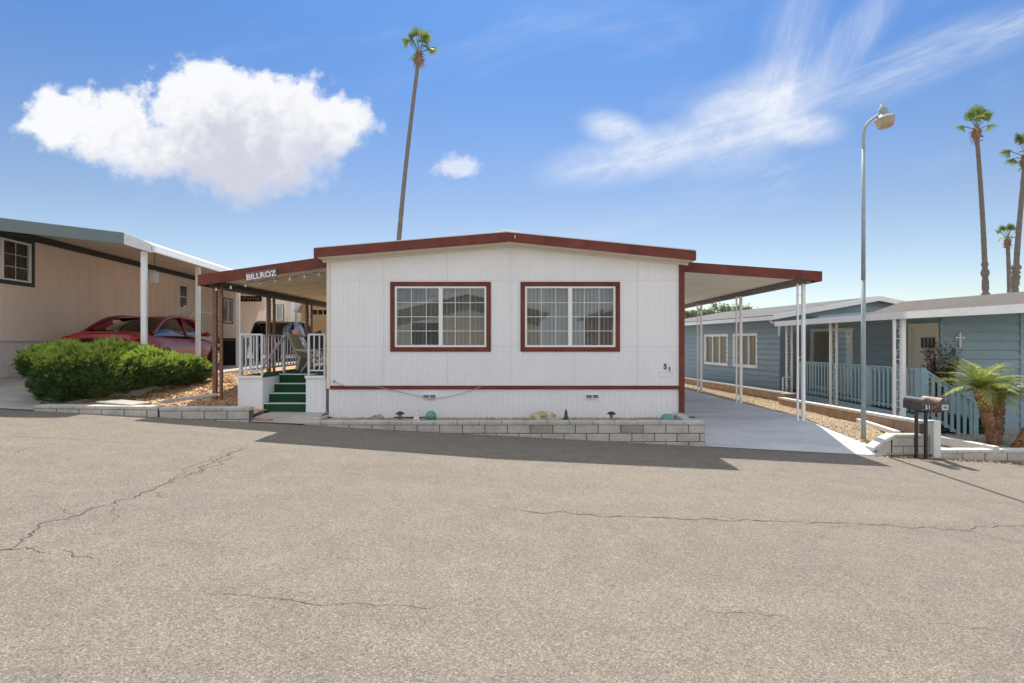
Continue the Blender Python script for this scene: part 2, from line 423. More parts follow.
def block_wall(name, p0, p1, ztop, zbot, label, mat_block='block', cap='block', depth=.19, cap_h=.06, bh=.15, bl=.4, toz=None, group=None, capw=.03, seed=1, end_mat=None, cat='garden wall'):
    """masonry wall between plan points p0, p1 (front face), depth to the left of p0->p1; ztop/zbot may be (start, end)"""
    rd = random.Random(seed)
    a = V((p0[0], p0[1], 0)); b = V((p1[0], p1[1], 0)); L = (b - a).length; d = (b - a) / L; n = V((-d.y, d.x, 0))
    zt = (lambda u: ztop) if not isinstance(ztop, tuple) else (lambda u: ztop[0] + (ztop[1] - ztop[0]) * u / L)
    zb = (lambda u: zbot) if not isinstance(zbot, tuple) else (lambda u: zbot[0] + (zbot[1] - zbot[0]) * u / L)
    root = thing(name, (a.x, a.y, zb(0)), label, cat, group)
    def hx(mb, u0, u1, e0, e1, za0, za1, zc0, zc1):
        P = lambda u, e, z: a + d * u + n * e + V((0, 0, z))
        mb.hexa([P(u0, e0, za0), P(u1, e0, za1), P(u1, e1, za1), P(u0, e1, za0)], [P(u0, e0, zc0), P(u1, e0, zc1), P(u1, e1, zc1), P(u0, e1, zc0)])
    core = MB(); hx(core, .004, L - .004, .008, depth - .008, zb(0), zb(L), zt(0) - cap_h, zt(L) - cap_h)
    core.build('mortar', 'mortar', root)
    blk = MB(); row = 0
    while True:
        top_off = cap_h + row * bh
        if max(zt(0) - zb(0), zt(L) - zb(L)) < top_off: break
        u = -(bl / 2 if row % 2 else 0)
        while u < L:
            u0 = max(0, u) + .006; u1 = min(L, u + bl) - .008
            if u1 - u0 > .03:
                e = rd.uniform(-.003, .003)
                blk.mi = 1 if rd.random() < .035 else 0
                hx(blk, u0, u1, e, depth + e, max(zb(u0), zt(u0) - top_off - bh + .006), max(zb(u1), zt(u1) - top_off - bh + .006), zt(u0) - top_off - .006, zt(u1) - top_off - .006)
            u += bl
        row += 1
        if row > 9: break
    blk.build('blocks', [mat_block, 'block_stained' if mat_block == 'block' else mat_block], root, bevel=.006)
    cp = MB(); u = -bl * .25
    while u < L:
        u0 = max(0, u) + .003; u1 = min(L, u + bl) - .004
        if u1 > u0: hx(cp, u0, u1, -capw * .3, depth + capw, zt(u0) - cap_h, zt(u1) - cap_h, zt(u0) + rd.uniform(-.003, .003), zt(u1) + rd.uniform(-.003, .003))
        u += bl
    cp.build('cap', cap, root, bevel=.008)
    return root

# ------------------------------------------------------------------ ground, road, drives
g = MB()
xs = [-400, -200, -100, -60, -40, -30, -25, -20, -16, -12, -8, -4, 0, 4, 8, 12, 16, 20, 25, 30, 40, 60, 100, 200, 400]
g.strip(lambda x, y: V((x, y, roadz(x) - .42)), xs, [-400, -200, -80, -30, -10, 0, 10, 30, 60, 120, 300, 700])
tag(g.build('ground', 'earth'), kind='structure', label='bare dry earth under and between the lots')
r = MB()
r.strip(lambda x, y: V((x, y, roadz(x))), [x for x in range(-80, 81, 2)], [-3.2, 0, 4, 8, 9.93])
road = tag(r.build('road', 'asphalt'), kind='structure', label='sunlit grey asphalt road with fine cracks')
c = MB(); rd = random.Random(3)
def crack(pts, w0, jit=.04, seg=.035):
    P = [on_road(*p) for p in pts]; path = []
    for a, b in zip(P, P[1:]):
        n = max(2, int((b - a).length / seg))
        for k in range(n): path.append(a.lerp(b, k / n))
    path.append(P[-1]); L = []; Rr = []
    ph = rd.uniform(0, 50)
    for i, p in enumerate(path):
        a = path[max(0, i - 1)]; b = path[min(len(path) - 1, i + 1)]; d = (b - a).normalized(); n = V((-d.y, d.x, 0))
        off = jit * 2.2 * mnoise.noise(V((i * .17 + ph, 0, 0))) + jit * .9 * mnoise.noise(V((i * .6, ph, 2))) + jit * rd.uniform(-.45, .45)
        e = min(i, len(path) - 1 - i) / 6; w = w0 * min(1, .25 + e) * (.2 + 1.3 * abs(mnoise.noise(V((i * .31, ph, 0))))+.25)
        q = p + n * off; q.z = roadz(q.x) + .003
        L.append(q + n * w / 2); Rr.append(q - n * w / 2)
    n = len(path); c.add(L + Rr, [(i, i + 1, n + i + 1, n + i) for i in range(n - 1)])
crack([(8, 549), (45, 523), (95, 509), (155, 488), (188, 475), (212, 462), (232, 452), (252, 447)], .017)
crack([(188, 475), (205, 470), (222, 461), (236, 455)], .012); crack([(170, 482), (190, 466), (215, 457), (240, 449)], .008)
crack([(-20, 548), (8, 549), (50, 553)], .012); crack([(60, 550), (80, 554), (102, 562)], .009)
crack([(430, 500), (480, 505), (530, 511)], .004, .02)
crack([(515, 509), (530, 511), (620, 516), (700, 519), (780, 521), (850, 523), (900, 526), (960, 530), (980, 527), (1060, 523)], .012, .03)
crack([(700, 519), (724, 517), (748, 520)], .006); crack([(806, 522), (828, 526), (862, 527)], .006); crack([(560, 514), (590, 511), (612, 513)], .004)
crack([(120, 500), (112, 512), (118, 522)], .006); crack([(150, 489), (162, 496), (182, 499)], .006); crack([(70, 516), (60, 508), (38, 506)], .005)
crack([(950, 529), (975, 532), (1010, 540), (1040, 548)], .007); crack([(205, 590), (250, 596), (300, 602), (380, 605), (455, 606)], .006, .02)
crack([(0, 436), (40, 437), (80, 439), (105, 439)], .010); crack([(0, 455), (30, 448), (55, 446)], .008); crack([(690, 608), (740, 613), (790, 616)], .005, .02)
crack([(900, 620), (950, 624), (1010, 634)], .004, .02)
tag(c.build('road_cracks', 'crack', road), label='thin dark branching cracks in the asphalt')

def sm(t): t = max(0, min(1, t)); return t * t * (3 - 2 * t)
def drive_edge(Y): return 6.55 - .62 * sm((Y - 9.9) / 1.6) - .055 * max(0, Y - 11.4) if Y < 21 else 5.4
def drive_z(X, Y): return roadz(X) + .004 + (.10 - roadz(X)) * sm((Y - 9.6) / 2.2) if Y > 9.9 else roadz(X) + .004
ys = [9.9, 10.1, 10.3, 10.5, 10.8, 11.1, 11.5, 12, 13, 15, 18, 21, 24, 28]
d = MB(); d.strip(lambda Y, t: (lambda x: V((x, Y, drive_z(x, Y))))(3.12 + (drive_edge(Y) - 3.12) * t), ys, [0, .25, .5, .75, 1])
d.strip(lambda Y, t: V((drive_edge(Y), Y, drive_z(drive_edge(Y), Y) - .1 * t)), ys, [0, 1])
dw = tag(d.build('driveway', 'concrete'), kind='structure', label='pale concrete driveway beside the white house')
j_ = MB()
for Y in (11.9, 14.9, 17.9, 20.9):
    xa, xb = 3.16, drive_edge(Y) - .01; j_.quad((xa, Y, drive_z(xa, Y) + .004), (xb, Y, drive_z(xb, Y) + .004), (xb, Y + .022, drive_z(xb, Y) + .004), (xa, Y + .022, drive_z(xa, Y) + .004))
j_.build('control_joints', 'beam_grey', dw)
b_ = MB(); b_.strip(lambda x, y: V((x, y, roadz(x) + .0075)), [3.28 + i * .1 for i in range(34)], [9.885, 9.925]); b_.build('gutter_edge', 'concrete_old', dw)
d = MB()
def lslab_edge(Y): return -8.62 + .95 * sm((Y - 9.9) / 2.2) - .122 * max(0, Y - 12) + .25 * sm((Y - 11) / 2)
def lslab_z(X, Y): return roadz(X) + .004 + (.90 - roadz(X)) * sm((Y - 9.6) / 3)
ysl = [9.9, 10.1, 10.4, 10.8, 11.2, 11.6, 12, 12.6, 14, 18, 24, 34]
d.strip(lambda Y, t: (lambda x: V((x, Y, lslab_z(x, Y))))(-24 + (lslab_edge(Y) + 24) * t), ysl, [0, .4, .7, .85, 1])
d.strip(lambda Y, t: V((lslab_edge(Y), Y, lslab_z(lslab_edge(Y), Y) - .35 * t)), ysl, [0, 1])
tag(d.build('carport_slab', 'concrete_old'), kind='structure', label='worn concrete slab under the neighbouring carport')
# soil bank between the two lots
s = MB()
def soil(X, Y):
    e = lslab_edge(Y); t = max(0, min(1, (X - e) / (-5.0 - e)))
    base = .52 + (.86 - .52) * sm((Y - 10) / 3.2); base = base * (1 - t) + (.40 + .12 * sm((Y - 11) / 4)) * t
    k = sm((Y - 10.05) / .4)
    return base + k * (.09 * mnoise.noise(V((X * 1.5, Y * 1.7, 3))) + .05 * mnoise.noise(V((X * 5, Y * 5, 1))) + .022 * mnoise.noise(V((X * 16, Y * 16, 8)))) - .03
us = [i / 90 for i in range(91)]; vv = [9.98 + i * .1 for i in range(110)]
s.strip(lambda Y, u: (lambda x: V((x, Y, soil(x, Y))))(lslab_edge(Y) + (-4.9 - lslab_edge(Y)) * u), vv, us)
tag(s.build('soil_bank', 'soil', smooth=True), kind='structure', label='loose brown soil and bark bank between the lots')
p = MB(); p.strip(lambda x, y: V((x, y, (roadz(x) + .004) + (.335 - roadz(x)) * sm((y - 9.6) / 1.1) * .9)), [-4.86, -4.6, -4.2, -3.72], [9.9, 10.05, 10.3, 10.6, 10.95])
tag(p.build('entry_path', 'concrete_old'), kind='structure', label='small worn concrete pad before the green steps')
# house pad and planter bed
p = MB(); p.strip(lambda x, y: V((x, y, .225 + .02 * mnoise.noise(V((x * 6, y * 6, 0))))), [-3.78 + i * .05 for i in range(139)], [10.0 + .05 * i for i in range(18)])
tag(p.build('planter_bed', 'gravel', smooth=True), kind='structure', label='narrow gravel bed along the foot of the white house')
def pebbles(name, n, fn, mats, smin, smax, label, seed, kind='stuff'):
    rd = random.Random(seed); mb = MB()
    for _ in range(n):
        c0 = fn(rd); s0 = rd.uniform(smin, smax); mb.mi = rd.randrange(len(mats))
        rot = Matrix.Rotation(rd.uniform(0, 6.3), 3, 'Z') @ Matrix.Rotation(rd.uniform(-.6, .6), 3, 'X')
        dims = V((s0, s0 * rd.uniform(.55, .9), s0 * rd.uniform(.35, .7)))
        vs = [(1, 0, 0), (-1, 0, 0), (0, 1, 0), (0, -1, 0), (0, 0, 1), (0, 0, -1), (.6, .6, .5), (-.6, -.5, .6)]
        vs = [c0 + rot @ V((v[0] * dims.x, v[1] * dims.y, v[2] * dims.z)) * rd.uniform(.85, 1.15) for v in vs[:6]]
        mb.add(vs, [(0, 2, 4), (2, 1, 4), (1, 3, 4), (3, 0, 4), (2, 0, 5), (1, 2, 5), (3, 1, 5), (0, 3, 5)])
    return tag(mb.build(name, mats), label=label, kind=kind)
pebbles('planter_gravel', 3600, lambda rd: (lambda x, y: V((x, y, .24)))(rd.uniform(-3.7, 3.1), rd.uniform(10.12, 10.74)), ['stone_pale', 'stone_grey', 'stone_gold'], .008, .026, 'small grey and tan pebbles strewn in the planter bed', 4)
# golden gravel strip
def gr_z(X, Y):
    e = drive_z(drive_edge(Y), Y)
    return e - .01 - .30 * sm((X - drive_edge(Y)) / 2.4) * sm((Y - 9.5) / 3) + .02 * mnoise.noise(V((X * 2, Y * 2, 5)))
s = MB(); yg = [9.95 + i * .14 for i in range(120)]
def gr_r(Y): return 7.36 + (Y - 10.0) * .085 if Y < 16.9 else 8.45 - .14 * (Y - 17.5)
s.strip(lambda Y, u: (lambda x: V((x, Y, gr_z(x, Y))))(drive_edge(Y) + (gr_r(Y) + .1 - drive_edge(Y)) * u), yg, [i / 24 for i in range(25)])
tag(s.build('gravel_strip', 'gravel', smooth=True), kind='structure', label='golden gravel strip between driveway and blue house')
def gfn(rd):
    Y = 10.05 + 15 * rd.random() ** 1.9; X = drive_edge(Y) + .02 + (gr_r(Y) - drive_edge(Y)) * rd.random()
    if Y < 10.5 and X > 6.3: Y += .5
    return V((X, Y, gr_z(X, Y) + .008))
pebbles('golden_gravel', 22000, gfn, ['stone_gold', 'stone_gold', 'stone_pale', 'stone_gold', 'stone_grey'], .014, .042, 'golden landscaping gravel beside the driveway', 5)
def sfn(rd):
    Y = 10.1 + 7 * rd.random() ** 1.5; e = lslab_edge(Y); X = e + (-5.3 - e) * rd.random(); return V((X, Y, soil(X, Y) + .005))
pebbles('bark_chips', 6000, sfn, ['soil', 'stone_gold', 'palm_dead', 'soil'], .015, .045, 'loose bark chips and clods on the soil bank', 6)
# side yard of the blue house
s = MB(); s.strip(lambda x, y: V((x, y, -.36 - .03 * sm((x - 9) / 3))), [7.4, 8.0, 9, 10, 11, 12, 14, 18], [10.05, 11, 12, 13, 14.2])
tag(s.build('side_yard', 'concrete_old'), kind='structure', label='grey gravel yard in front of the blue house')
pebbles('grey_gravel', 2500, lambda rd: (lambda x, y: V((x, y, -.355 - .03 * sm((x - 9) / 3))))(rd.uniform(7.6, 11.5), rd.uniform(10.2, 12.6)), ['stone_grey', 'stone_pale'], .01, .03, 'fine grey gravel by the date palms', 9)
pebbles('leaf_litter', 900, lambda rd: (lambda x: V((x, 9.93 - .16 * rd.random() ** 2, roadz(x) + .006)))(rd.uniform(6.2, 10.5)), ['palm_dead', 'twig', 'soil'], .008, .03, 'dry leaves and grit along the foot of the low wall', 10)
pebbles('gutter_grit', 1200, lambda rd: (lambda x: V((x, 9.875 - .10 * rd.random() ** 2, roadz(x) + .004)))(rd.uniform(-8.5, 3.3)), ['palm_dead', 'stone_grey', 'soil'], .004, .014, 'grit gathered along the foot of the block walls', 11)

# ------------------------------------------------------------------ the white house
YF = 10.77
HX0, HX1 = -3.70, 3.14
house = thing('mobile_home', (-.3, YF, .2), 'white single-storey house with dark red trim, two grid windows and low gable roof', 'house')
front = lambda u, dd, z: V((u, YF + dd, z))
RX0, RXC, RX1 = -3.81, -.24, 3.25
def roof_top(x):
    zl, zc, zr = 3.436, 3.733, 3.39
    return zl + (zc - zl) * (x - RX0) / (RXC - RX0) if x < RXC else zc + (zr - zc) * (x - RXC) / (RX1 - RXC)
k = YF / F
W = [(-125.2 * k, -33.5 * k), (4.9 * k, 95.5 * k)]
wz0, wz1 = EYE - 5.7 * k, EYE + 55.2 * k
holes = [(a, b, wz0, wz1) for a, b in W]
mb = MB(); grooved_wall(mb, front, HX0, HX1, lambda u: .845, lambda u: roof_top(u) - .15, holes, pitch=.1016, gw=.005, gd=.0035)
mb.build('front_wall', 'white_siding', house)
mb = MB()
for x in (-2.62, -1.40, -.18, 1.04, 2.26):                # raised seams between the wall sheets
    for a, b in minus(.86, roof_top(x) - .2, [(wz0 - .1, wz1 + .1)] if any(p - .1 < x < q + .1 for p, q in W) else []):
        mb.box(x - .004, x + .004, YF - .003, YF + .001, a, b)
for z in (1.60, 2.88):
    for a, b in minus(HX0, HX1, [(p - .1, q + .1) for p, q in W] if z > wz0 - .1 and z < wz1 + .1 else []): mb.box(a, b, YF - .0035, YF + .001, z - .003, z + .003)
mb.build('sheet_seams', 'seam', house)
mb = MB(); grooved_wall(mb, lambda u, dd, z: V((u, YF + .012 + dd, z)), HX0 + .02, HX1 - .02, lambda u: .12, lambda u: .86, pitch=.1016, gw=.007, gd=.005)
mb.build('skirting', 'white_siding', house)
mb = MB(); mb.box(HX0 + .06, HX1 - .05, YF - .022, YF + .01, .782, .852); mb.build('band', 'barn_red', house, bevel=.004)
# side and rear walls
mb = MB()
side = lambda x, sg: (lambda u, dd, z: V((x - sg * dd, YF + u, z)))
grooved_wall(mb, side(HX1, 1), 0, 15.2, lambda u: .0, lambda u: 3.22, pitch=.2)
grooved_wall(mb, side(HX0, -1), 0, 15.2, lambda u: .0, lambda u: 3.26, pitch=.2)
mb.add([(HX0, YF + 15.2, 0), (HX1, YF + 15.2, 0), (HX1, YF + 15.2, 3.32), (RXC, YF + 15.2, 3.66), (HX0, YF + 15.2, 3.36)], [(0, 1, 2, 3, 4)])
mb.build('side_walls', 'white_siding', house)
mb = MB(); mb.box(HX0 - .012, HX0 + .05, YF - .028, YF + .05, .79, 3.27); mb.build('corner_trim', 'cream_paint', house, bevel=.004)
mb = MB(); mb.box(HX1 - .085, HX1 + .02, YF - .03, YF + .07, .325, 3.235); mb.build('corner_trim', 'barn_red', house, bevel=.004)['label'] = 'dark red corner board'
for a, b in W:
    w_ = window(house, front, a, b, wz0, wz1, .085, 'barn_red', mull=.075)
# roof
mb = MB(); yf, yb = 10.4, YF + 15.6
for xa, xb in ((RX0, RXC), (RXC, RX1)):
    za, zb = roof_top(xa), roof_top(xb)
    mb.hexa([(xa, yf + .02, za - .10), (xb, yf + .02, zb - .10), (xb, yb, zb - .10), (xa, yb, za - .10)], [(xa, yf + .02, za - .012), (xb, yf + .02, zb - .012), (xb, yb, zb - .012), (xa, yb, za - .012)])
roof = mb.build('roof', 'roof_white', house)
mb = MB()
for xa, xb in ((RX0, RXC), (RXC, RX1)):
    za, zb = roof_top(xa), roof_top(xb)
    mb.hexa([(xa, yf - .005, za - .175), (xb, yf - .005, zb - .185), (xb, yf + .02, zb - .185), (xa, yf + .02, za - .175)], [(xa, yf - .005, za - .004), (xb, yf - .005, zb - .004), (xb, yf + .02, zb - .004), (xa, yf + .02, za - .004)])
for x, sg in ((RX0, -1), (RX1, 1)):
    z = roof_top(x); mb.box(min(x, x + sg * .022), max(x, x + sg * .022), yf - .005, yb, z - .18, z - .002)
mb.build('fascia', 'barn_red', roof, bevel=.004)
mb = MB()
for xa, xb in ((RX0, RXC), (RXC, RX1)):
    za, zb = roof_top(xa), roof_top(xb)
    mb.hexa([(xa - .01, yf - .012, za - .003), (xb, yf - .012, zb - .003), (xb, yf + .12, zb - .003), (xa - .01, yf + .12, za - .003)], [(xa - .01, yf - .012, za + .014), (xb, yf - .012, zb + .014), (xb, yf + .12, zb + .014), (xa - .01, yf + .12, za + .014)])
mb.build('drip_edge', 'grey_white_paint', roof)
mb = MB()  # soffit and moulding under the overhang
for xa, xb in ((RX0 + .03, RXC), (RXC, RX1 - .03)):
    za, zb = roof_top(xa) - .165, roof_top(xb) - .172
    mb.hexa([(xa, yf + .022, za - .02), (xb, yf + .022, zb - .02), (xb, YF + .01, zb - .02), (xa, YF + .01, za - .02)], [(xa, yf + .022, za), (xb, yf + .022, zb), (xb, YF + .01, zb), (xa, YF + .01, za)])
    mb.hexa([(xa, YF - .05, za - .06), (xb, YF - .05, zb - .06), (xb, YF - .004, zb - .06), (xa, YF - .004, za - .06)], [(xa, YF - .05, za - .021), (xb, YF - .05, zb - .021), (xb, YF - .004, zb - .021), (xa, YF - .004, za - .021)])
mb.build('soffit', 'cream_paint', roof)
mb = MB(); z = roof_top(RXC)
mb.add([(RXC - .48, 10.5, z - .03), (RXC + .48, 10.5, z - .03), (RXC + .48, 25, z - .03), (RXC - .48, 25, z - .03), (RXC, 10.5, z + .085), (RXC, 25, z + .085)], [(0, 1, 4), (3, 5, 2), (0, 4, 5, 3), (1, 2, 5, 4)])
mb.build('ridge_cap', 'roof_white', roof)
mb = MB(); mb.box(RXC + .14, RXC + .155, yf - .02, yf - .008, z - .12, z - .06); mb.build('bracket', 'cream_paint', roof)
# foundation vents
for px in (429.5, 592.2):
    a = at(px, 396, YF); fr = MB(); ring(fr, front, a.x - .13, a.x + .13, a.z - .045, a.z + .045, .014, -.02, .02); fr.box(a.x - .008, a.x + .008, YF - .018, YF + .014, a.z - .04, a.z + .04)
    v = fr.build('vent', 'white_paint', house); lv = MB()
    for q in range(6): lv.bar((a.x - .12, YF - .004, a.z - .032 + q * .013), (a.x + .12, YF - .004, a.z - .032 + q * .013), .012, .003, up=(0, .7, .7))
    lv.box(a.x - .12, a.x + .12, YF + .004, YF + .010, a.z - .035, a.z + .035); lv.build('louvres', 'galvanised', v)
n_ = lettering('house_number', '5', .14, 'plastic_black', Matrix.Translation(at(665.3, 366.2, YF - .012)) @ FACE_ROAD, house)
lettering('house_number', '1', .12, 'plastic_black', Matrix.Translation(at(669.6, 368.6, YF - .012)) @ FACE_ROAD, house)
mb = MB(); a = at(666, 374, YF); ring(mb, front, a.x - .14, a.x + .13, a.z - .05, a.z + .05, .006, -.006, .002); mb.build('number_outline', 'grey_white_paint', house)
mb = MB(); a = at(334, 381, YF - .02); mb.box(a.x - .015, a.x + .015, YF - .03, YF, a.z - .02, a.z + .03); mb.build('hose_bib', 'galvanised', house)
# cable sagging along the band
mb = MB(); pts = [at(x, y, YF - .035) for x, y in ((334, 381), (345, 385.5), (374, 385.5), (394, 390), (407, 393), (420, 395.6), (430, 398.5), (440, 397.4), (452, 395.5), (465, 392), (474, 388.8), (481, 386.2))]
tag(mb.build('cable', 'MB' if 0 else 'hose', loc=pts[0]) if 0 else (mb.tube(pts, .0065, 6), mb.build('cable', 'hose', loc=pts[0], smooth=True))[1], 'thin beige cable sagging over the red band of the white house', 'cable')

# ------------------------------------------------------------------ awnings of the white house
def awning(name, label, x_in, z_in, x_out, z_out, y0, y1, fh, pan, fasc, cat, posts, post_mat, post_ax, sc, edge_mat, w1, w2, sep):
    root = thing(name, (x_out, y0, 0), label, cat)
    n = 48; mb = MB(); ys_ = []
    N = int((y1 - y0) / .3)
    for k in range(N):
        a = y0 + .03 + k * .3; ys_ += [(a, 0), (a + .25, 0), (a + .262, .022), (a + .288, .022)]
    ys_.append((y1, 0))
    for (a, da), (b, db) in zip(ys_, ys_[1:]):
        mb.quad((x_in, a, z_in + da), (x_out, a, z_out + da), (x_out, b, z_out + db), (x_in, b, z_in + db))
    pnl = mb.build('roof_pan', pan, root)
    mb = MB(); mb.quad((x_in, y0 + .02, z_in + .07), (x_out, y0 + .02, z_out + .07), (x_out, y1, z_out + .07), (x_in, y1, z_in + .07)); mb.build('roof_skin', 'roof_white', root)
    mb = MB(); dz = .04
    mb.hexa([(x_in, y0 - .012, z_in - fh * .38), (x_out, y0 - .012, z_out - fh * .38), (x_out, y0 + .02, z_out - fh * .38), (x_in, y0 + .02, z_in - fh * .38)],
            [(x_in, y0 - .012, z_in + fh * .62), (x_out, y0 - .012, z_out + fh * .62), (x_out, y0 + .02, z_out + fh * .62), (x_in, y0 + .02, z_in + fh * .62)])
    sg = 1 if x_out > x_in else -1
    mb.box(min(x_out, x_out + sg * .02), max(x_out, x_out + sg * .02), y0 - .012, y1, z_out - fh * .38, z_out + fh * .62)
    mb.build('fascia', fasc, root, bevel=.003)
    mb = MB(); xb = x_out - sg * .22; zb = z_out + (z_in - z_out) * .22 / abs(x_out - x_in)
    mb.box(xb - .045, xb + .045, y0 + .04, y1 - .05, zb - .12, zb - .012); mb.build('beam', edge_mat, root)
    for X, Y, Z in posts: post_pair(root, (X, Y, Z), zb - .12, post_ax, sep, w1, w2, post_mat, sc)
    return root
cp = awning('carport', 'open carport roof with red edge on thin white posts over the pale driveway', 3.27, 3.17, 6.02, 2.98, 11.2, 21.5, .20, 'awning_pan', 'barn_red', 'carport',
            [(5.72, 11.42, .085), (5.70, 14.6, .1), (5.70, 17.8, .1)], 'white_paint', (1, 0, 0), 0, 'beam_grey', .035, .062, .115)
pa = awning('porch_awning', 'patio awning with faded red edge on brown scrollwork posts over the green deck', -3.83, 3.27, -6.42, 2.90, 11.2, 19.5, .22, 'awning_pan_stained', 'barn_red', 'awning',
            [(-6.17, 11.45, .38), (-6.17, 13.9, .5), (-6.17, 16.4, .52)], 'brown_metal', (1, 0, 0), 6, 'dark_trim', .075, .05, .13)
# name board hung on the awning edge
root = thing('name_sign', at(262, 274, 11.16), 'weathered wooden name board with white letters hung on the red awning edge', 'sign')
sl = math.atan2(4.2, 27)
mt = Matrix.Translation(at(261.5, 275.2, 11.155)) @ Matrix.Rotation(-sl, 4, 'Y')
mb = MB(); mb.box(-.31, .31, -.012, .012, -.105, .10); mb.v = [tuple(mt @ V(p)) for p in mb.v]; mb.build('board', 'wood_sign', root, bevel=.004)
lettering('lettering', 'BILLROZ', .155, 'white_paint', mt @ Matrix.Translation((0, -.018, 0)) @ FACE_ROAD, root, spacing=1.0)
# string of clear bulbs
root = thing('string_lights', (-4.5, 11.3, 2.9), 'string of small clear bulbs under the porch awning', 'string lights')
mb = MB(); bb = []; pts = []
for i in range(60):
    t = i / 59; x = -6.3 + 2.5 * t; z = 2.80 + .345 * t - .035 * abs(math.sin(t * math.pi * 8)); pts.append(V((x, 11.30, z)))
mb.tube(pts, .005, 5); mb.build('wire', 'plastic_black', root)
for i in range(4, 60, 7):
    b = MB(); b.sphere(pts[i] + V((0, 0, -.045)), (.022, .022, .03), 8, 6); b.tube([pts[i], pts[i] + V((0, 0, -.02))], .012, 6); b.build('bulb', 'bulb', root, smooth=True)

# ------------------------------------------------------------------ green deck with steps
dk = thing('deck', (-4.6, 10.9, .3), 'raised entry deck with green turf, white panelled sides and white railings', 'deck')
DX0, DX1, DZ = -5.47, -3.76, 1.03
def panel(x0, x1, y0, y1, z0, z1, name='side_panel'):
    mb = MB(); mb.box(x0, x1, y0, y1, z0, z1); n = max(1, round((x1 - x0) / .24))
    for i in range(1, n): xx = x0 + (x1 - x0) * i / n; mb.box(xx - .012, xx + .012, y0 - .006, y0 + .001, z0, z1)
    o = mb.build(name, 'white_siding', dk, bevel=.004); return o
panel(DX0, -4.99, 10.85, 10.89, .25, 1.0); panel(-4.15, DX1, 10.85, 10.89, .25, 1.0)
mb = MB(); mb.box(-5.03, -4.99, 10.89, 11.62, .25, 1.0); mb.build('stair_cheek', 'white_siding', dk)
mb = MB(); mb.box(-4.15, -4.11, 10.89, 11.62, .25, 1.0); mb.build('stair_cheek', 'white_siding', dk)
mb = MB(); mb.box(DX0, DX0 + .04, 10.89, 18, .3, 1.0); mb.build('side_skirt', 'white_siding', dk)
mb = MB(); mb.box(DX0 - .02, -4.985, 10.83, 11.63, 1.0, 1.035); mb.box(-4.155, DX1, 10.83, 11.63, 1.0, 1.035); mb.box(DX0 - .02, DX1, 11.632, 18, 1.0, 1.035)
mb.build('turf', 'turf_green', dk)
for xa_, xb_ in ((DX0 - .025, -4.98), (-4.16, DX1)):
    mb = MB(); mb.box(xa_, xb_, 10.82, 10.829, .99, 1.04); mb.build('edge_trim', 'white_paint', dk)
for i in range(4):
    y = 10.9 + i * .235; z = .505 + i * .175
    mb = MB(); mb.box(-4.988, -4.152, y, y + .02, z - .18, z - .018); mb.box(-4.988, -4.152, y + .002, 11.62, z - .018, z)
    st = mb.build('step', 'turf_green', dk)
    mb = MB(); mb.box(-4.986, -4.154, y - .014, y + .018, z - .020, z + .004); mb.build('nosing', 'grey_white_paint', st)
def railing(p, q, z, h, n, name='railing', w=.03):
    p = V((*p, z)); q = V((*q, z)); mb = MB()
    for e in (p, q): mb.bar(e, e + V((0, 0, h)), .04, .04)
    mb.bar(p + V((0, 0, h)), q + V((0, 0, h)), .045, .035); mb.bar(p + V((0, 0, .1)), q + V((0, 0, .1)), .03, .03)
    rl = mb.build(name, 'grey_white_paint', dk, bevel=.003); mb = MB()
    for i in range(1, n):
        e = p.lerp(q, i / n); mb.bar(e + V((0, 0, .1)), e + V((0, 0, h)), .022, .022)
    mb.build('balusters', 'grey_white_paint', rl)
railing((DX0 + .03, 10.9), (-5.02, 10.9), 1.035, .80, 4)
railing((DX0 + .03, 10.95), (DX0 + .03, 15.6), 1.035, .80, 28)
railing((-4.11, 10.9), (-3.80, 10.9), 1.035, .80, 3)
railing((-5.02, 11.9), (-5.02, 11.94), 1.035, .78, 1)
mb = MB(); mb.bar((-5.02, 10.86, 1.16), (-5.02, 12.0, 1.85), .04, .04); mb.bar((-5.02, 10.9, 1.03), (-5.02, 10.9, 1.2), .035, .035); mb.build('handrail', 'alu', dk, bevel=.004)
# folded resin chair leaning, and a metal one behind
ch = thing('patio_chair', (-4.75, 12.1, 1.035), 'beige plastic reclining chair folded upright on the green deck', 'chair')
mb = MB()
def sl_quad(pts, w, t):
    for a, b in zip(pts, pts[1:]): mb.bar(a, b, w, t, up=(0, 1, 0))
for i in range(5):
    x = .0
mb.bar((-5.0, 12.3, 1.86), (-4.72, 12.2, 1.32), .05, .42, up=(0, 1, .2)); mb.build('backrest', 'beige_plastic', ch, bevel=.01)
mb = MB(); mb.bar((-4.73, 12.2, 1.36), (-4.78, 12.15, 1.06), .06, .40, up=(0, 1, 0)); mb.build('seat', 'beige_plastic', ch, bevel=.01)
for yy in (12.0, 12.42):
    mb = MB(); mb.bar((-4.70, yy, 1.04), (-4.38, yy, 1.48), .035, .035); mb.build('leg', 'beige_plastic', ch, bevel=.004)
    mb = MB(); mb.bar((-4.86, yy, 1.52), (-4.42, yy, 1.50), .03, .05); mb.build('armrest', 'beige_plastic', ch, bevel=.004)
ch = thing('folding_chair', (-4.4, 12.9, 1.035), 'dark metal folding chair standing open behind the plastic chair', 'chair')
mb = MB(); mb.bar((-4.62, 12.75, 1.5), (-4.2, 12.75, 1.5), .42, .03); mb.build('seat', 'plastic_black', ch)
mb = MB(); mb.bar((-4.62, 12.9, 1.52), (-4.78, 12.9, 1.88), .40, .03, up=(0, 1, 0)); mb.build('backrest', 'plastic_black', ch)
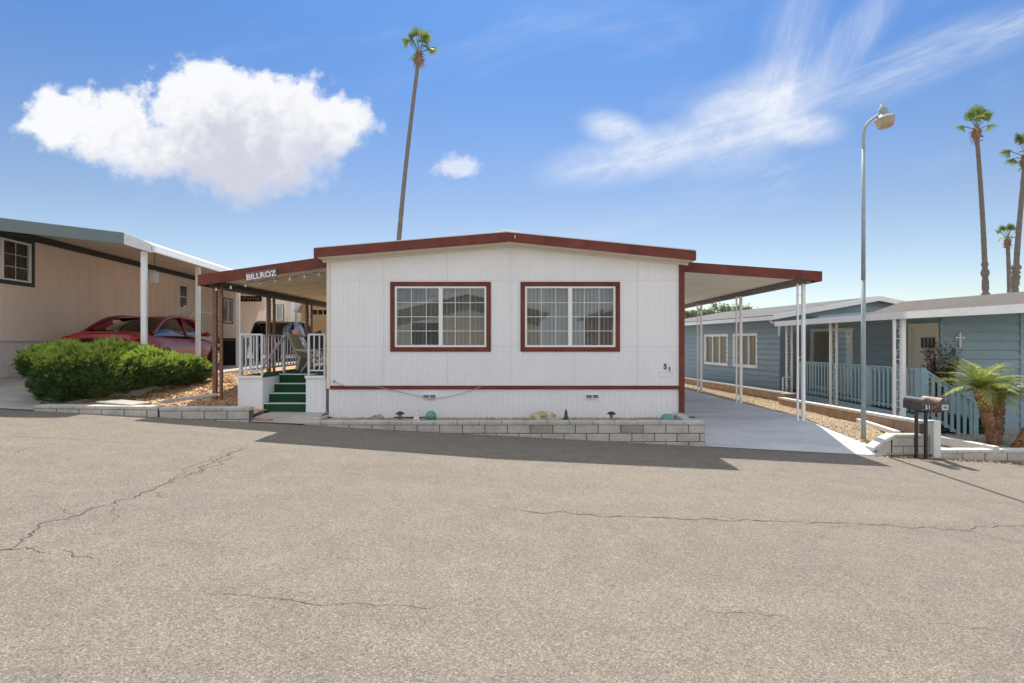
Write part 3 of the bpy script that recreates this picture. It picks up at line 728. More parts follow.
for yy in (12.56, 12.94):
    for a, b in (((-4.66, yy, 1.04), (-4.2, yy, 1.5)), ((-4.16, yy, 1.04), (-4.62, yy, 1.5))):
        mb = MB(); mb.tube([a, b], .012, 6); mb.build('leg', 'alu', ch)
mb = MB(); mb.bar((-5.05, 12.55, 1.98), (-4.95, 12.55, 1.80), .18, .02, up=(0, 1, 0)); mb.sphere((-5.0, 12.55, 1.9), (.07, .03, .09), 10, 8, .3)
tag(mb.build('cloth', 'pink_cloth', loc=(-5.0, 12.55, 1.85), smooth=True), 'small pink cloth draped over the top of the plastic chair', 'cloth')

# ------------------------------------------------------------------ block walls of the front
block_wall('planter_wall', (-3.82, 9.9), (3.27, 9.9), .285, -.40, 'long pale block planter wall along the front of the white house', seed=2)
block_wall('planter_return', (-3.80, 10.7), (-3.80, 10.13), .30, .0, 'short block return at the stair end of the planter', capw=.0, depth=.15, seed=3)
block_wall('planter_return', (3.12, 10.12), (3.10, 10.74), (.29, .335), .0, 'short block return at the driveway end of the planter', capw=.0, depth=.15, seed=4)
block_wall('bank_wall', (-8.60, 9.9), (-6.40, 9.9), (.575, .552), .1, 'low pale block wall in front of the juniper', seed=5)
block_wall('bank_wall', (-6.37, 9.88), (-4.78, 9.88), .535, -.05, 'taller pale block wall holding the soil beside the deck', seed=6)
mb = MB(); mb.box(-4.80, -4.45, 9.98, 10.10, roadz(-4.6) + .002, roadz(-4.6) + .06)
tag(mb.build('loose_brick', 'block_tan', loc=(-4.62, 10.0, roadz(-4.6)), bevel=.01), 'brown brick lying at the end of the wall by the entry pad', 'brick')
for a, b, lb in (((-6.55, 10.15, .60), (-5.95, 11.0, .66), 'white board lying across the soil beside the brown post'), ((-6.9, 10.2, .56), (-7.65, 10.35, .60), 'pale flat board lying on soil behind the wall')):
    mb = MB(); mb.bar(a, b, .11 if 'across' in lb else .42, .05 if 'across' in lb else .03); tag(mb.build('board', 'concrete_old', loc=a, bevel=.005), lb, 'board')

# ------------------------------------------------------------------ ornaments in the planter
def path_light(px, label):
    a = at(px, 416.5, 10.35); a.z = .24; root = thing('solar_light', a, label, 'garden light', 'solar path lights in the planter')
    mb = MB(); mb.tube([a, a + V((0, 0, .06))], .008, 6); mb.build('stake', 'black_metal', root)
    mb = MB(); mb.lathe([(.0, .06), (.03, .06), (.045, .11), (.045, .125)], a, 12); mb.build('lens', 'lamp_glass', root, smooth=True)
    mb = MB(); mb.lathe([(.085, .12), (.08, .135), (.03, .165), (0, .17)], a, 16); mb.build('lamp_cap', 'black_metal', root, smooth=True)
path_light(400, 'black mushroom-shaped solar light next to the white figurine')
path_light(611.5, 'black solar light between the boulder and the half-buried green dome')
a = at(431, 414.5, 10.4); mb = MB(); mb.sphere((a.x, a.y, .315), .103, 24, 16)
tag(mb.build('garden_globe', 'teal_glaze', loc=(a.x, a.y, .22), smooth=True), 'round teal glazed ball under the cable, beside the white figurine', 'garden ball')
a = at(667.5, 415, 10.4); mb = MB(); mb.sphere((a.x, a.y, .25), (.14, .13, .115), 24, 12)
tag(mb.build('garden_dome', 'teal_glaze', loc=(a.x, a.y, .22), smooth=True), 'low teal dome half buried at the driveway end of the planter', 'garden ball')
a = at(416.5, 417, 10.3); root = thing('figurine', (a.x, a.y, .23), 'small white rabbit figurine beside the teal ball', 'figurine')
mb = MB(); mb.sphere((a.x, a.y, .285), (.055, .05, .06), 12, 10); mb.sphere((a.x + .005, a.y - .02, .355), (.032, .034, .032), 10, 8)
for sx in (-.014, .02): mb.sphere((a.x + sx, a.y - .01, .40), (.009, .008, .035), 8, 6)
mb.sphere((a.x - .045, a.y - .02, .25), (.03, .03, .025), 8, 6); mb.sphere((a.x + .045, a.y - .02, .25), (.03, .03, .025), 8, 6)
mb.build('body', 'plaster_white', root, smooth=True)
a = at(566, 416, 10.35); mb = MB(); mb.lathe([(0, 0), (.045, 0), (.05, .04), (.035, .09), (.03, .1), (.034, .125), (.022, .15), (.03, .155), (0, .225)], (a.x, a.y, .235), 12)
tag(mb.build('garden_gnome', 'gnome_green', loc=(a.x, a.y, .235), smooth=True), 'small dark green ornament standing beside the boulder', 'figurine')
a = at(543, 415, 10.38); mb = MB(); mb.sphere((a.x, a.y, .29), (.225, .13, .115), 28, 18, .45, 3)
tag(mb.build('boulder', 'boulder', loc=(a.x, a.y, .23), smooth=False), 'tan rounded boulder in the middle of the planter', 'rock')
a = at(556, 418, 10.25); mb = MB(); mb.sphere((a.x, a.y, .26), (.09, .06, .05), 14, 10, .4, 5)
tag(mb.build('white_stone', 'stone_pale', loc=(a.x, a.y, .23)), 'small pale stone in front of the boulder', 'rock')
a = at(378, 417, 10.4); mb = MB(); mb.sphere((a.x, a.y, .27), (.12, .07, .07), 14, 10, .5, 9)
tag(mb.build('grey_stone', 'stone_grey', loc=(a.x, a.y, .23)), 'grey stone near the stair end of the planter', 'rock')
for px0, px1, lb in ((394, 428, 'thin black hose behind the white figurine'), (672, 695, 'short black hose behind the half-buried dome'), (325, 332, 'short curl of black hose by the entry corner of the planter')):
    mb = MB(); P = [at(px0 + (px1 - px0) * t / 8, 415 + .6 * math.sin(t), 10.62) for t in range(9)]
    for q in P: q.z = .262
    mb.tube(P, .012, 6); tag(mb.build('garden_hose', 'plastic_black', loc=P[0], smooth=True), lb, 'hose')

# ------------------------------------------------------------------ the tan house
th = thing('mobile_home', (-11.4, 12.3, .9), 'long tan house with dark trim and a window beside the green-edged carport', 'house')
DL = V((-.1219, .9925, 0)); PL = V((.9925, .1219, 0)); A0 = V((-11.4, 12.3, 0)) - DL * 2.2
lw = lambda u, dd, z: A0 + DL * u - PL * dd + V((0, 0, z))
LEN = 20.2
hw = (1.05 + .35, 3.17 - .08, 3.07, 3.99)
door_u = (10.2, 11.05); win2 = (14.3, 15.3, 2.55, 3.55)
mb = MB(); grooved_wall(mb, lw, 0, LEN, lambda u: 1.72, lambda u: 4.22, [hw, (door_u[0], door_u[1], 1.9, 3.93), win2], pitch=.4); mb.build('wall', 'tan_siding', th)
mb = MB(); grooved_wall(mb, lambda u, dd, z: lw(u, dd + .02, z), 0, LEN, lambda u: .7, lambda u: 1.73, pitch=.6)
mb.quad(lw(LEN, 0, .7), lw(LEN, 6, .7), lw(LEN, 6, 4.2), lw(LEN, 0, 4.2)); mb.build('skirting', 'tan_skirt', th)
mb = MB(); obx(mb, lw, 0, LEN, -.02, .01, 1.70, 1.74); ring(mb, lw, 3.3, 5.0, .95, 1.66, .04, .0, .03); mb.build('ledge', 'tan_skirt', th)
mb = MB(); obx(mb, lw, 0, LEN, -.06, .0, 4.06, 4.21); mb.build('eave_trim', 'dark_trim', th)
window(th, lw, *hw, .09, 'dark_trim', cols=2, rows=3, blind='blind')
window(th, lw, *win2, .06, 'dark_trim', cols=1, rows=1, blind='curtain_white', blind_kind='curtain')
mb = MB(); obx(mb, lw, door_u[0], door_u[1], .0, .05, 1.9, 3.93); dr = mb.build('door', 'cream_paint', th)
mb = MB(); ring(mb, lw, door_u[0] - .07, door_u[1] + .07, 1.85, 4.0, .07, -.02, .05); mb.build('frame', 'white_paint', dr)
mb = MB(); obx(mb, lw, door_u[0] + .16, door_u[1] - .16, -.008, .0, 2.95, 3.75); mb.build('pane', 'car_glass', dr)
mb = MB(); ring(mb, lw, door_u[0] + .14, door_u[1] - .14, 2.93, 3.77, .03, -.012, .0); obx(mb, lw, door_u[0] + .14, door_u[1] - .14, -.012, 0, 3.33, 3.36); mb.build('door_glazing', 'white_paint', dr)
mb = MB(); obx(mb, lw, 11.4, 12.2, -.006, .0, 2.0, 3.9); mb.build('panel', 'tan_skirt', th)
mb = MB(); obx(mb, lw, 0, LEN, .02, 7.0, 4.20, 4.23); mb.hexa([lw(-.2, -.1, 4.2), lw(LEN, -.1, 4.2), lw(LEN, 3.4, 4.6), lw(-.2, 3.4, 4.6)], [lw(-.2, -.1, 4.26), lw(LEN, -.1, 4.26), lw(LEN, 3.4, 4.66), lw(-.2, 3.4, 4.66)]); mb.build('roof', 'grey_shingle', th)
mb = MB(); mb.quad(lw(0, .02, .6), lw(0, 7, .6), lw(0, 7, 4.2), lw(0, .02, 4.2)); mb.build('end_wall', 'tan_siding', th)
st = thing('entry_steps', lw(10.5, -.6, .9), 'cream entry steps with slatted handrail at the tan house door', 'steps')
for i in range(5):
    mb = MB(); obx(mb, lw, 7.9 + i * .24, 8.14 + i * .24, -1.0, -.05, .9, 1.1 + i * .2); mb.build('step', 'concrete_old', st)
mb = MB(); obx(mb, lw, 9.1, 11.2, -1.0, -.05, .9, 1.9); mb.build('landing', 'tan_skirt', st)
mb = MB(); mb.bar(lw(7.9, -1.0, 1.75), lw(9.1, -1.0, 2.75), .05, .06); mb.bar(lw(9.1, -1.0, 2.75), lw(11.2, -1.0, 2.75), .05, .06); mb.bar(lw(11.2, -1.0, 1.9), lw(11.2, -1.0, 2.78), .06, .06); rl = mb.build('handrail', 'cream_paint', st)
mb = MB()
for i in range(25):
    u = 7.95 + i * .13; zt = 1.75 + min(1, (u - 7.9) / 1.2) * 1.0; mb.bar(lw(u, -1.0, zt - .85), lw(u, -1.0, zt), .03, .03)
mb.build('balusters', 'cream_paint', rl)
# its carport
lc = thing('carport', (-7.9, 11.8, .9), 'long carport with dark green front edge and white gutter over the red car', 'carport')
FR = V((-7.6, 11.55, 0))                      # front outer corner
ev = lambda s_, t, z: FR - PL * s_ + DL * t + V((0, 0, z))   # s_ towards the house, t down the lot
prof = [(0, 3.70), (.50, 3.90), (3.80, 4.26)]
n_t = [i * .4 for i in range(47)]
mb = MB()
for (s0, z0), (s1, z1) in zip(prof, prof[1:]):
    for t0, t1 in zip(n_t, n_t[1:]):
        mb.quad(ev(s0, t0, z0 - .03), ev(s1, t0, z1 - .03), ev(s1, t1 - .03, z1 - .03), ev(s0, t1 - .03, z0 - .03)); mb.quad(ev(s0, t1 - .03, z0 - .03), ev(s1, t1 - .03, z1 - .03), ev(s1, t1, z1 - .012), ev(s0, t1, z0 - .012))
mb.build('roof_pan', 'awning_pan_stained', lc)
mb = MB(); mb.quad(ev(0, 0, 3.70), ev(.5, 0, 3.9), ev(.5, 18.4, 3.9), ev(0, 18.4, 3.7)); mb.quad(ev(.5, 0, 3.9), ev(3.8, 0, 4.26), ev(3.8, 18.4, 4.26), ev(.5, 18.4, 3.9)); mb.build('roof_skin', 'roof_white', lc)
def band(s0, za0, za1, s1, zb0, zb1, m, nm):
    mb = MB(); mb.hexa([ev(s0, -.03, za0), ev(s1, -.03, zb0), ev(s1, 0, zb0), ev(s0, 0, za0)], [ev(s0, -.03, za1), ev(s1, -.03, zb1), ev(s1, 0, zb1), ev(s0, 0, za1)]); return mb.build(nm, m, lc, bevel=.004)
band(.52, 3.69, 3.93, 3.9, 4.02, 4.29, 'awning_green', 'fascia')
band(0, 3.53, 3.72, .515, 3.69, 3.935, 'grey_white_paint', 'fascia')['label'] = 'pale fascia end piece'
mb = MB(); a, b = ev(-.02, .02, 3.62), ev(-.02, 18.4, 3.62); mb.bar(a, b, .09, .14); mb.build('gutter', 'white_paint', lc)
for Y, X in ((11.8, -7.92), (14.3, -8.22), (17.0, -8.56), (19.75, -8.89)):
    mb = MB(); mb.box(X - .055, X + .055, Y - .035, Y + .035, .84, 3.60); mb.build('post', 'white_paint', lc, bevel=.006)
a = at(157, 276, 13.6); a = V((-9.1, 13.95, 0)); ln = thing('hanging_lantern', (a.x, a.y, 3.1), 'white lantern hanging under the neighbouring carport above the red car', 'lantern')
zc = EYE + 64 * a.y / F
mb = MB(); mb.tube([(a.x, a.y, zc + .2), (a.x, a.y, 4.0)], .006, 5); mb.build('chain', 'black_metal', ln)
mb = MB(); mb.lathe([(0, .2), (.06, .14), (.1, .12), (.1, -.12), (.06, -.15), (0, -.16)], (a.x, a.y, zc), 6); mb.build('shade', 'grey_white_paint', ln)
sg = thing('house_sign', lw(16.2, -.05, 3.3), 'small dark scroll-edged sign hung on the tan house wall', 'sign')
mb = MB(); hs = at(251, 298, 22.5); mb.box(hs.x - .42, hs.x + .42, hs.y, hs.y + .02, hs.z - .12, hs.z + .10)
sg.location = hs; ORG[sg.name] = hs; mb.build('board', 'plastic_black', sg)
mb = MB()
for i in range(7): mb.sphere((hs.x - .3 + i * .1, hs.y - .015, hs.z + .02 * math.sin(i * 2)), (.028, .012, .045), 8, 6)
mb.build('raised_pattern', 'beige_plastic', sg)
mb = MB(); mb.tube([(hs.x - .35, hs.y, hs.z + .1), (hs.x - .35, hs.y, hs.z + .75)], .008, 5); mb.tube([(hs.x + .35, hs.y, hs.z + .1), (hs.x + .35, hs.y, hs.z + .75)], .008, 5); mb.build('chain', 'black_metal', sg)
# wheelie bin
bn = thing('trash_bin', (-9.5, 18.9, .9), 'black wheeled bin standing behind the red car', 'bin')
mb = MB(); mb.hexa([(-10.0, 18.7, .9), (-9.45, 18.7, .9), (-9.45, 19.3, .9), (-10.0, 19.3, .9)], [(-10.08, 18.62, 1.74), (-9.38, 18.62, 1.74), (-9.38, 19.4, 1.74), (-10.08, 19.4, 1.74)]); mb.build('bin_body', 'plastic_black', bn, bevel=.02)
mb = MB(); mb.box(-10.12, -9.34, 18.56, 19.44, 1.75, 1.81); mb.build('lid', 'plastic_black', bn, bevel=.02)

# cream house and shed at the back
ch = thing('cream_house', (-15, 33, .8), 'cream house with a single dark window seen beyond the deck', 'house')
Yc = 33.0; cw = lambda u, dd, z: V((u, Yc + dd, z))
cwx0, cwx1 = at(262, 0, Yc).x, at(303, 0, Yc).x
wn = (at(276, 0, Yc).x, at(283, 0, Yc).x, EYE + 21 * Yc / F, EYE + 36 * Yc / F)
mb = MB(); grooved_wall(mb, cw, cwx0, cwx1, lambda u: .5, lambda u: 4.75, [wn], pitch=.5); mb.quad((cwx1, Yc, .5), (cwx1, Yc + 14, .5), (cwx1, Yc + 14, 4.75), (cwx1, Yc, 4.75)); mb.build('wall', 'cream_wall', ch)
window(ch, cw, *wn, .05, 'dark_trim', sash=(1,), cols=1, rows=1, blind='curtain_white', blind_kind='curtain')
mb = MB(); mb.box(cwx0 - .3, cwx1 + .3, Yc - .4, Yc + 14.2, 4.75, 4.9); mb.build('roof', 'roof_white', ch)
mb = MB(); mb.box(at(291, 0, Yc - .1).x, at(295, 0, Yc - .1).x, Yc - .12, Yc - .01, .8, 4.4); mb.build('downspout', 'grey_white_paint', ch)
sh = thing('garden_shed', (-13, 31, .8), 'small tan gabled building with a white garage door at the back', 'shed')
Ys = 31.0; x0, x1 = at(301, 0, Ys).x, at(345, 0, Ys).x; zt = EYE + 16 * Ys / F
xm = (x0 + x1) / 2
mb = MB(); mb.add([(x0, Ys, .5), (x1, Ys, .5), (x1, Ys, 3.5), (xm, Ys, 5.0), (x0, Ys, 3.5)], [(0, 1, 2, 3, 4)]); mb.quad((x0, Ys, .5), (x0, Ys + 6, .5), (x0, Ys + 6, 3.5), (x0, Ys, 3.5)); mb.quad((x1, Ys, .5), (x1, Ys + 6, .5), (x1, Ys + 6, 3.5), (x1, Ys, 3.5)); mb.build('wall', 'shed_tan', sh)
mb = MB()
for xa, xb, za, zb in ((x0 - .3, xm, 3.32, 5.1), (xm, x1 + .3, 5.1, 3.32)):
    mb.hexa([(xa, Ys - .3, za), (xb, Ys - .3, zb), (xb, Ys + 6.2, zb), (xa, Ys + 6.2, za)], [(xa, Ys - .3, za + .14), (xb, Ys - .3, zb + .14), (xb, Ys + 6.2, zb + .14), (xa, Ys + 6.2, za + .14)])
mb.build('roof', 'roof_white', sh)
mb = MB(); gx0, gx1 = at(311, 0, Ys).x, at(334, 0, Ys).x; mb.box(gx0, gx1, Ys - .05, Ys - .01, .9, 3.7); gd = mb.build('garage_door', 'shed_tan', sh)
mb = MB(); mb.box(gx0 - .15, gx0, Ys - .08, Ys - .01, .9, 3.85); mb.box(gx1, gx1 + .15, Ys - .08, Ys - .01, .9, 3.85); mb.box(gx0, gx1, Ys - .08, Ys - .01, 3.7, 3.85); mb.build('frame', 'cream_paint', gd)
mb = MB()
for i in range(4): mb.box(gx0 + .12 + i * .3, gx0 + .36 + i * .3, Ys - .06, Ys - .052, 3.2, 3.45)
mb.build('pane', 'car_glass', gd)

# ------------------------------------------------------------------ cars
def make_car(kind, paint, label, loc, rz, L, Wd, H, tall):
    root = thing(kind, (0, 0, 0), label, 'car')
    h = Wd / 2
    if not tall:
        body = [(-L/2, .70*h, .42, .86), (-L/2+.05, .86*h, .30, .98), (-L/2+.25, .95*h, .22, 1.03), (-L/2+.75, 1.0*h, .2, 1.02), (-L/2+1.3, 1.0*h, .2, .98), (0, 1.0*h, .2, .95), (L/2-1.75, 1.0*h, .2, .94), (L/2-1.2, .99*h, .2, .90), (L/2-.5, .93*h, .22, .80), (L/2-.12, .82*h, .26, .66), (L/2, .66*h, .36, .54)]
        gh = [(-L/2+.62, .70*h, 1.0), (-L/2+1.02, .72*h, 1.20), (-L/2+1.45, .70*h, H-.07), (-L/2+2.0, .68*h, H), (-L/2+2.6, .68*h, H-.01), (-L/2+3.0, .70*h, H-.09), (L/2-1.45, .74*h, .96)]
    else:
        body = [(-L/2, .86*h, .42, .98), (-L/2+.08, .95*h, .32, 1.06), (-L/2+.4, 1.0*h, .26, 1.1), (0, 1.0*h, .25, 1.08), (L/2-1.4, .99*h, .25, 1.05), (L/2-.5, .95*h, .26, .98), (L/2-.1, .86*h, .3, .84), (L/2, .74*h, .4, .7)]
        gh = [(-L/2+.12, .78*h, 1.07), (-L/2+.4, .78*h, H-.12), (-L/2+.9, .76*h, H), (-L/2+2.4, .76*h, H), (-L/2+2.9, .76*h, H-.1), (L/2-1.05, .82*h, 1.04)]
    def sect(y, w, zb, zt, n=20):
        out = []
        for k in range(n):
            t = 2 * math.pi * k / n; cx, cz = math.cos(t), math.sin(t); e = .38
            sx = math.copysign(abs(cx) ** e, cx); sz = math.copysign(abs(cz) ** e, cz); zc = (zb + zt) / 2
            wx = w * (1 - .10 * max(0, sz) ** 2 - .05 * max(0, -sz))
            out.append(V((sx * wx, y, zc + sz * (zt - zb) / 2)))
        return out
    # smooth interpolation between stations
    def interp(st, m=5):
        o = []
        for i in range(len(st) - 1):
            p0 = st[max(0, i - 1)]; p1 = st[i]; p2 = st[i + 1]; p3 = st[min(len(st) - 1, i + 2)]
            for k in range(m):
                t = k / m; o.append(tuple(p1[j] + (p2[j] - p1[j]) * t if j == 0 else .5 * (2*p1[j] + (p2[j]-p0[j])*t + (2*p0[j]-5*p1[j]+4*p2[j]-p3[j])*t*t + (3*p1[j]-p0[j]-3*p2[j]+p3[j])*t**3) for j in range(len(p1))))
        o.append(st[-1]); return o
    mb = MB(); S = [sect(*s_) for s_ in interp(body)]; n = 20
    mb.add([p for s_ in S for p in s_], [(i*n+k, i*n+(k+1) % n, (i+1)*n+(k+1) % n, (i+1)*n+k) for i in range(len(S)-1) for k in range(n)] + [tuple(range(n)), tuple((len(S)-1)*n + k for k in range(n))])
    bd = mb.build('body', paint, root, smooth=True)
    G = interp(gh, 4); belt = .96 if not tall else 1.06
    bw = .88 * h
    mb = MB()                                        # glass envelope
    for a, b in zip(G, G[1:]):
        za, zb2 = max(a[2], belt), max(b[2], belt)
        for sg in (-1, 1):
            fa = (za - belt) / (H - belt); fb = (zb2 - belt) / (H - belt)
            mb.quad((sg * bw, a[0], belt - .03), (sg * bw, b[0], belt - .03), (sg * (bw + (b[1] - bw) * fb), b[0], zb2 - .012), (sg * (bw + (a[1] - bw) * fa), a[0], za - .012))
    for lo, hi in ((0, None),):
        for a, b in zip(G, G[1:]):
            fa = (max(a[2], belt) - belt) / (H - belt); fb = (max(b[2], belt) - belt) / (H - belt)
            wa, wb = bw + (a[1] - bw) * fa, bw + (b[1] - bw) * fb
            mb.quad((-wa, a[0], max(a[2], belt) - .012), (wa, a[0], max(a[2], belt) - .012), (wb, b[0], max(b[2], belt) - .012), (-wb, b[0], max(b[2], belt) - .012))
    mb.build('windows', 'car_glass', root, smooth=True, weld=True)
    mb = MB()                                        # roof skin with rounded rails
    roofs = [g_ for g_ in G if g_[2] > H - (.14 if tall else .10)]
    for a, b in zip(roofs, roofs[1:]):
        prev = None
        for k in range(9):
            t = -1 + k / 4; za, zb2 = a[2] - .035 * t ** 4 + .004, b[2] - .035 * t ** 4 + .004
            cur = ((t * (a[1] + .012), a[0], za), (t * (b[1] + .012), b[0], zb2))
            if prev: mb.quad(prev[0], cur[0], cur[1], prev[1])
            prev = cur
    rr_ = roofs
    for sg in (-1, 1):
        for seq in (G,):
            pts = [V((sg * (bw + (g_[1] - bw) * (max(g_[2], belt) - belt) / (H - belt)), g_[0], max(g_[2], belt) - .008)) for g_ in seq]
            mb.tube(pts, .035, 6)
        midy = -L/2 + (2.25 if not tall else 2.0)
        mb.tube([V((sg * bw * 1.0, midy, belt - .02)), V((sg * .70 * h if not tall else sg * .77 * h, midy + .06, H - .04))], .03, 6)
    mb.build('roof', paint, root, smooth=True)
    mb = MB(); mb.box(-bw * .85, bw * .85, -L/2 + 1.2, L/2 - 1.9, .5, belt - .12); mb.build('interior', 'interior', root)
    for sx in (-1, 1):
        for yy in (-L/2 + .98, L/2 - .92):
            rot = Matrix.Rotation(R(90), 3, 'Y'); c0 = (sx * (h - .10), yy, .33)
            mb = MB(); mb.lathe([(.0, -.11), (.24, -.115), (.32, -.10), (.335, -.05), (.335, .05), (.32, .115), (.24, .125), (0, .118)], c0, 28, rot); wh = mb.build('wheel', 'rubber', root, smooth=True)
            mb = MB(); mb.lathe([(.225, .118 * sx), (.22, .130 * sx), (.05, .128 * sx), (0, .135 * sx)], c0, 24, rot); mb.build('rim', 'rim', wh)
    for sx in (-1, 1):
        mb = MB(); mb.sphere((sx * .74 * h, -L/2 + .10, .86 if not tall else .95), (.20 * h, .09, .075 if not tall else .16), 12, 8); mb.build('tail_light', 'tail_red', root, smooth=True)
        mb = MB(); mb.sphere((sx * .66 * h, L/2 - .22, .68 if not tall else .82), (.22 * h, .16, .07), 12, 8); mb.build('headlight', 'bulb', root, smooth=True)
        mb = MB(); mb.sphere((sx * (h + .09), L/2 - 1.72, belt + .03), (.10, .07, .065), 12, 8); mb.build('mirror', paint, root, smooth=True)
        for yy in (-L/2 + 1.62, -L/2 + 2.55):
            mb = MB(); mb.sphere((sx * (h - .012), yy, belt - .14), (.018, .09, .014), 8, 6); mb.build('handle', paint, root, smooth=True)
    mb = MB(); mb.box(-.26, .26, -L/2 - .005, -L/2 + .03, .62, .74); mb.build('number_plate', 'plaster_white', root)
    if tall: mb = MB(); mb.tube([(0, .1, H), (.0, -.0, H + .16)], .008, 5); mb.build('aerial', 'plastic_black', root)
    root.location = loc; root.rotation_euler = (0, 0, rz)
    return root
make_car('sedan', 'car_red', 'dark red sedan parked nose-in under the green-edged carport', (-9.72, 14.95, .905), R(7), 4.75, 1.85, 1.45, False)
make_car('suv', 'car_black', 'black hatchback parked behind the deck railing, its windscreen catching light', (-10.05, 24.2, .905), R(7), 4.4, 1.85, 1.62, True)

# ------------------------------------------------------------------ the blue house
bh = thing('blue_house', (10, 16, 0), 'blue-grey lap-sided house with white trim, shingle roof and slatted porch rail', 'house')
DB = V((-.145, .9894, 0)); PB = V((.9894, .145, 0)); K = V((8.9, 19.2, 0))
bw_ = lambda u, dd, z: K + DB * u + PB * dd + V((0, 0, z))        # side wall seen from the driveway
def u_of(px):   # distance along the wall of the point that appears at px
    t = (px - 520) / F; return (K.x - t * K.y) / (t * DB.y - DB.x)
wb_ = []
for pa_, pb_ in ((727.6, 704.5), (757, 731.2)):
    ua, ub = u_of(pa_ - .5), u_of(pb_ + (3 if pb_ > 720 else 1)); wb_.append((ua, ub, .78, 1.95))
mb = MB(); lap_wall(mb, lambda u, dd, z: bw_(u, dd, z), 0, 10, -.1, lambda u: 2.56, wb_, pitch=.19)
mb.build('side_wall', 'blue_siding', bh)
for h4 in wb_:
    window(bh, bw_, *h4, .07, 'white_paint', sash=(3,), cols=1, rows=1, blind='curtain_tan', blind_kind='curtain', mull=.06, pane='porch_glass')
gw = lambda u, dd, z: K + PB * u + DB * dd + V((0, 0, z))
def gab(u): return 2.60 + .60 * (1 - abs(u - 3.5) / 3.5)
mb = MB(); lap_wall(mb, gw, 0, 7, -.1, gab, (), pitch=.19); mb.build('gable_wall', 'blue_siding', bh)
mb = MB(); obx(mb, gw, -.02, .09, -.03, .05, -.1, 2.6); mb.build('corner_board', 'blue_siding', bh)
mb = MB(); ov = .35
for ua, ub in ((-.45, 3.5), (3.5, 7.45)):
    za, zb = gab(ua) + .02, gab(ub) + .02
    mb.hexa([gw(ua, -ov, za), gw(ub, -ov, zb), gw(ub, 10.5, zb), gw(ua, 10.5, za)], [gw(ua, -ov, za + .05), gw(ub, -ov, zb + .05), gw(ub, 10.5, zb + .05), gw(ua, 10.5, za + .05)])
rf = mb.build('roof', 'grey_shingle', bh)
mb = MB()
for ua, ub in ((-.47, 3.5), (3.5, 7.47)):
    za, zb = gab(ua), gab(ub)
    mb.hexa([gw(ua, -ov - .03, za - .09), gw(ub, -ov - .03, zb - .09), gw(ub, -ov - .004, zb - .09), gw(ua, -ov - .004, za - .09)], [gw(ua, -ov - .03, za + .075), gw(ub, -ov - .03, zb + .075), gw(ub, -ov - .004, zb + .075), gw(ua, -ov - .004, za + .075)])
mb.build('fascia', 'white_paint', rf)
mb = MB(); obx(mb, gw, -.56, -.455, -ov, 10.5, gab(-.45) - .10, gab(-.45) + .03); mb.tube([gw(-.5, -.2, 2.45), gw(-.45, -.2, 2.36), gw(-.12, -.12, 2.28), gw(-.08, -.1, 2.2), gw(-.08, -.1, 1.9)], .035, 8); mb.build('gutter', 'white_paint', rf)
# recessed porch wall (faces the white house)
pw = lambda u, dd, z: V((10.0 + dd, 19.4 - u, z))
sl_h = (.18, 2.62, .12, 2.12); dr_h = (5.1, 6.02, .06, 2.07)
mb = MB(); lap_wall(mb, pw, 0, 6.1, -.1, lambda u: 2.55, [sl_h, dr_h], pitch=.19); mb.build('porch_wall', 'blue_siding', bh)
mb = MB(); ring(mb, pw, *sl_h, .09, -.03, .05); sd = mb.build('sliding_door', 'cream_paint', bh)
mb = MB(); m_ = (sl_h[0] + sl_h[1]) / 2; obx(mb, pw, m_ - .05, m_ + .05, -.01, .04, .12, 2.03); mb.build('mullion', 'cream_paint', sd)
mb = MB(); mb.quad(pw(sl_h[0] + .09, .02, .2), pw(sl_h[1] - .09, .02, .2), pw(sl_h[1] - .09, .02, 2.03), pw(sl_h[0] + .09, .02, 2.03)); mb.build('pane', 'porch_glass', sd)
mb = MB(); n = 50; mb.strip(lambda u, z: pw(u, .10 + .03 * math.sin(u * 38), z), [sl_h[0] + (m_ - sl_h[0]) * i / n for i in range(n + 1)], [.12, 2.1]); mb.build('curtain', 'curtain_tan', sd)
mb = MB(); obx(mb, pw, *dr_h[:2], .02, .05, .08, 2.09); dr = mb.build('door', 'cream_paint', bh)
mb = MB(); ring(mb, pw, dr_h[0] - .08, dr_h[1] + .02, .04, 2.15, .08, -.03, .04); mb.build('frame', 'cream_paint', dr)
mb = MB()
for i in range(4): a = dr_h[0] + .32 + i * .125; obx(mb, pw, a, a + .09, .008, .018, 1.55, 1.80)
mb.build('pane', 'plastic_black', dr)
mb = MB(); obx(mb, pw, dr_h[0] + .28, dr_h[1] - .2, .005, .018, 1.42, 1.46); obx(mb, pw, dr_h[0] + .52, dr_h[0] + .57, -.005, .018, 1.25, 1.4); mb.build('knocker', 'galvanised', dr)
fw = lambda u, dd, z: V((10.0 + u, 13.3 + dd, z))
mb = MB(); lap_wall(mb, fw, 0, 4.4, -.45, lambda u: 2.34 + .06 * u, (), pitch=.215); mb.build('front_wall', 'blue_siding', bh)
mb = MB(); obx(mb, fw, 1.86, 2.02, -.035, .0, -.45, 2.5); mb.build('corner_board', 'blue_light', bh)
mb = MB(); obx(mb, fw, 1.75, 4.0, -.06, -.02, .62, .67); mb.build('rail_trim', 'white_paint', bh)
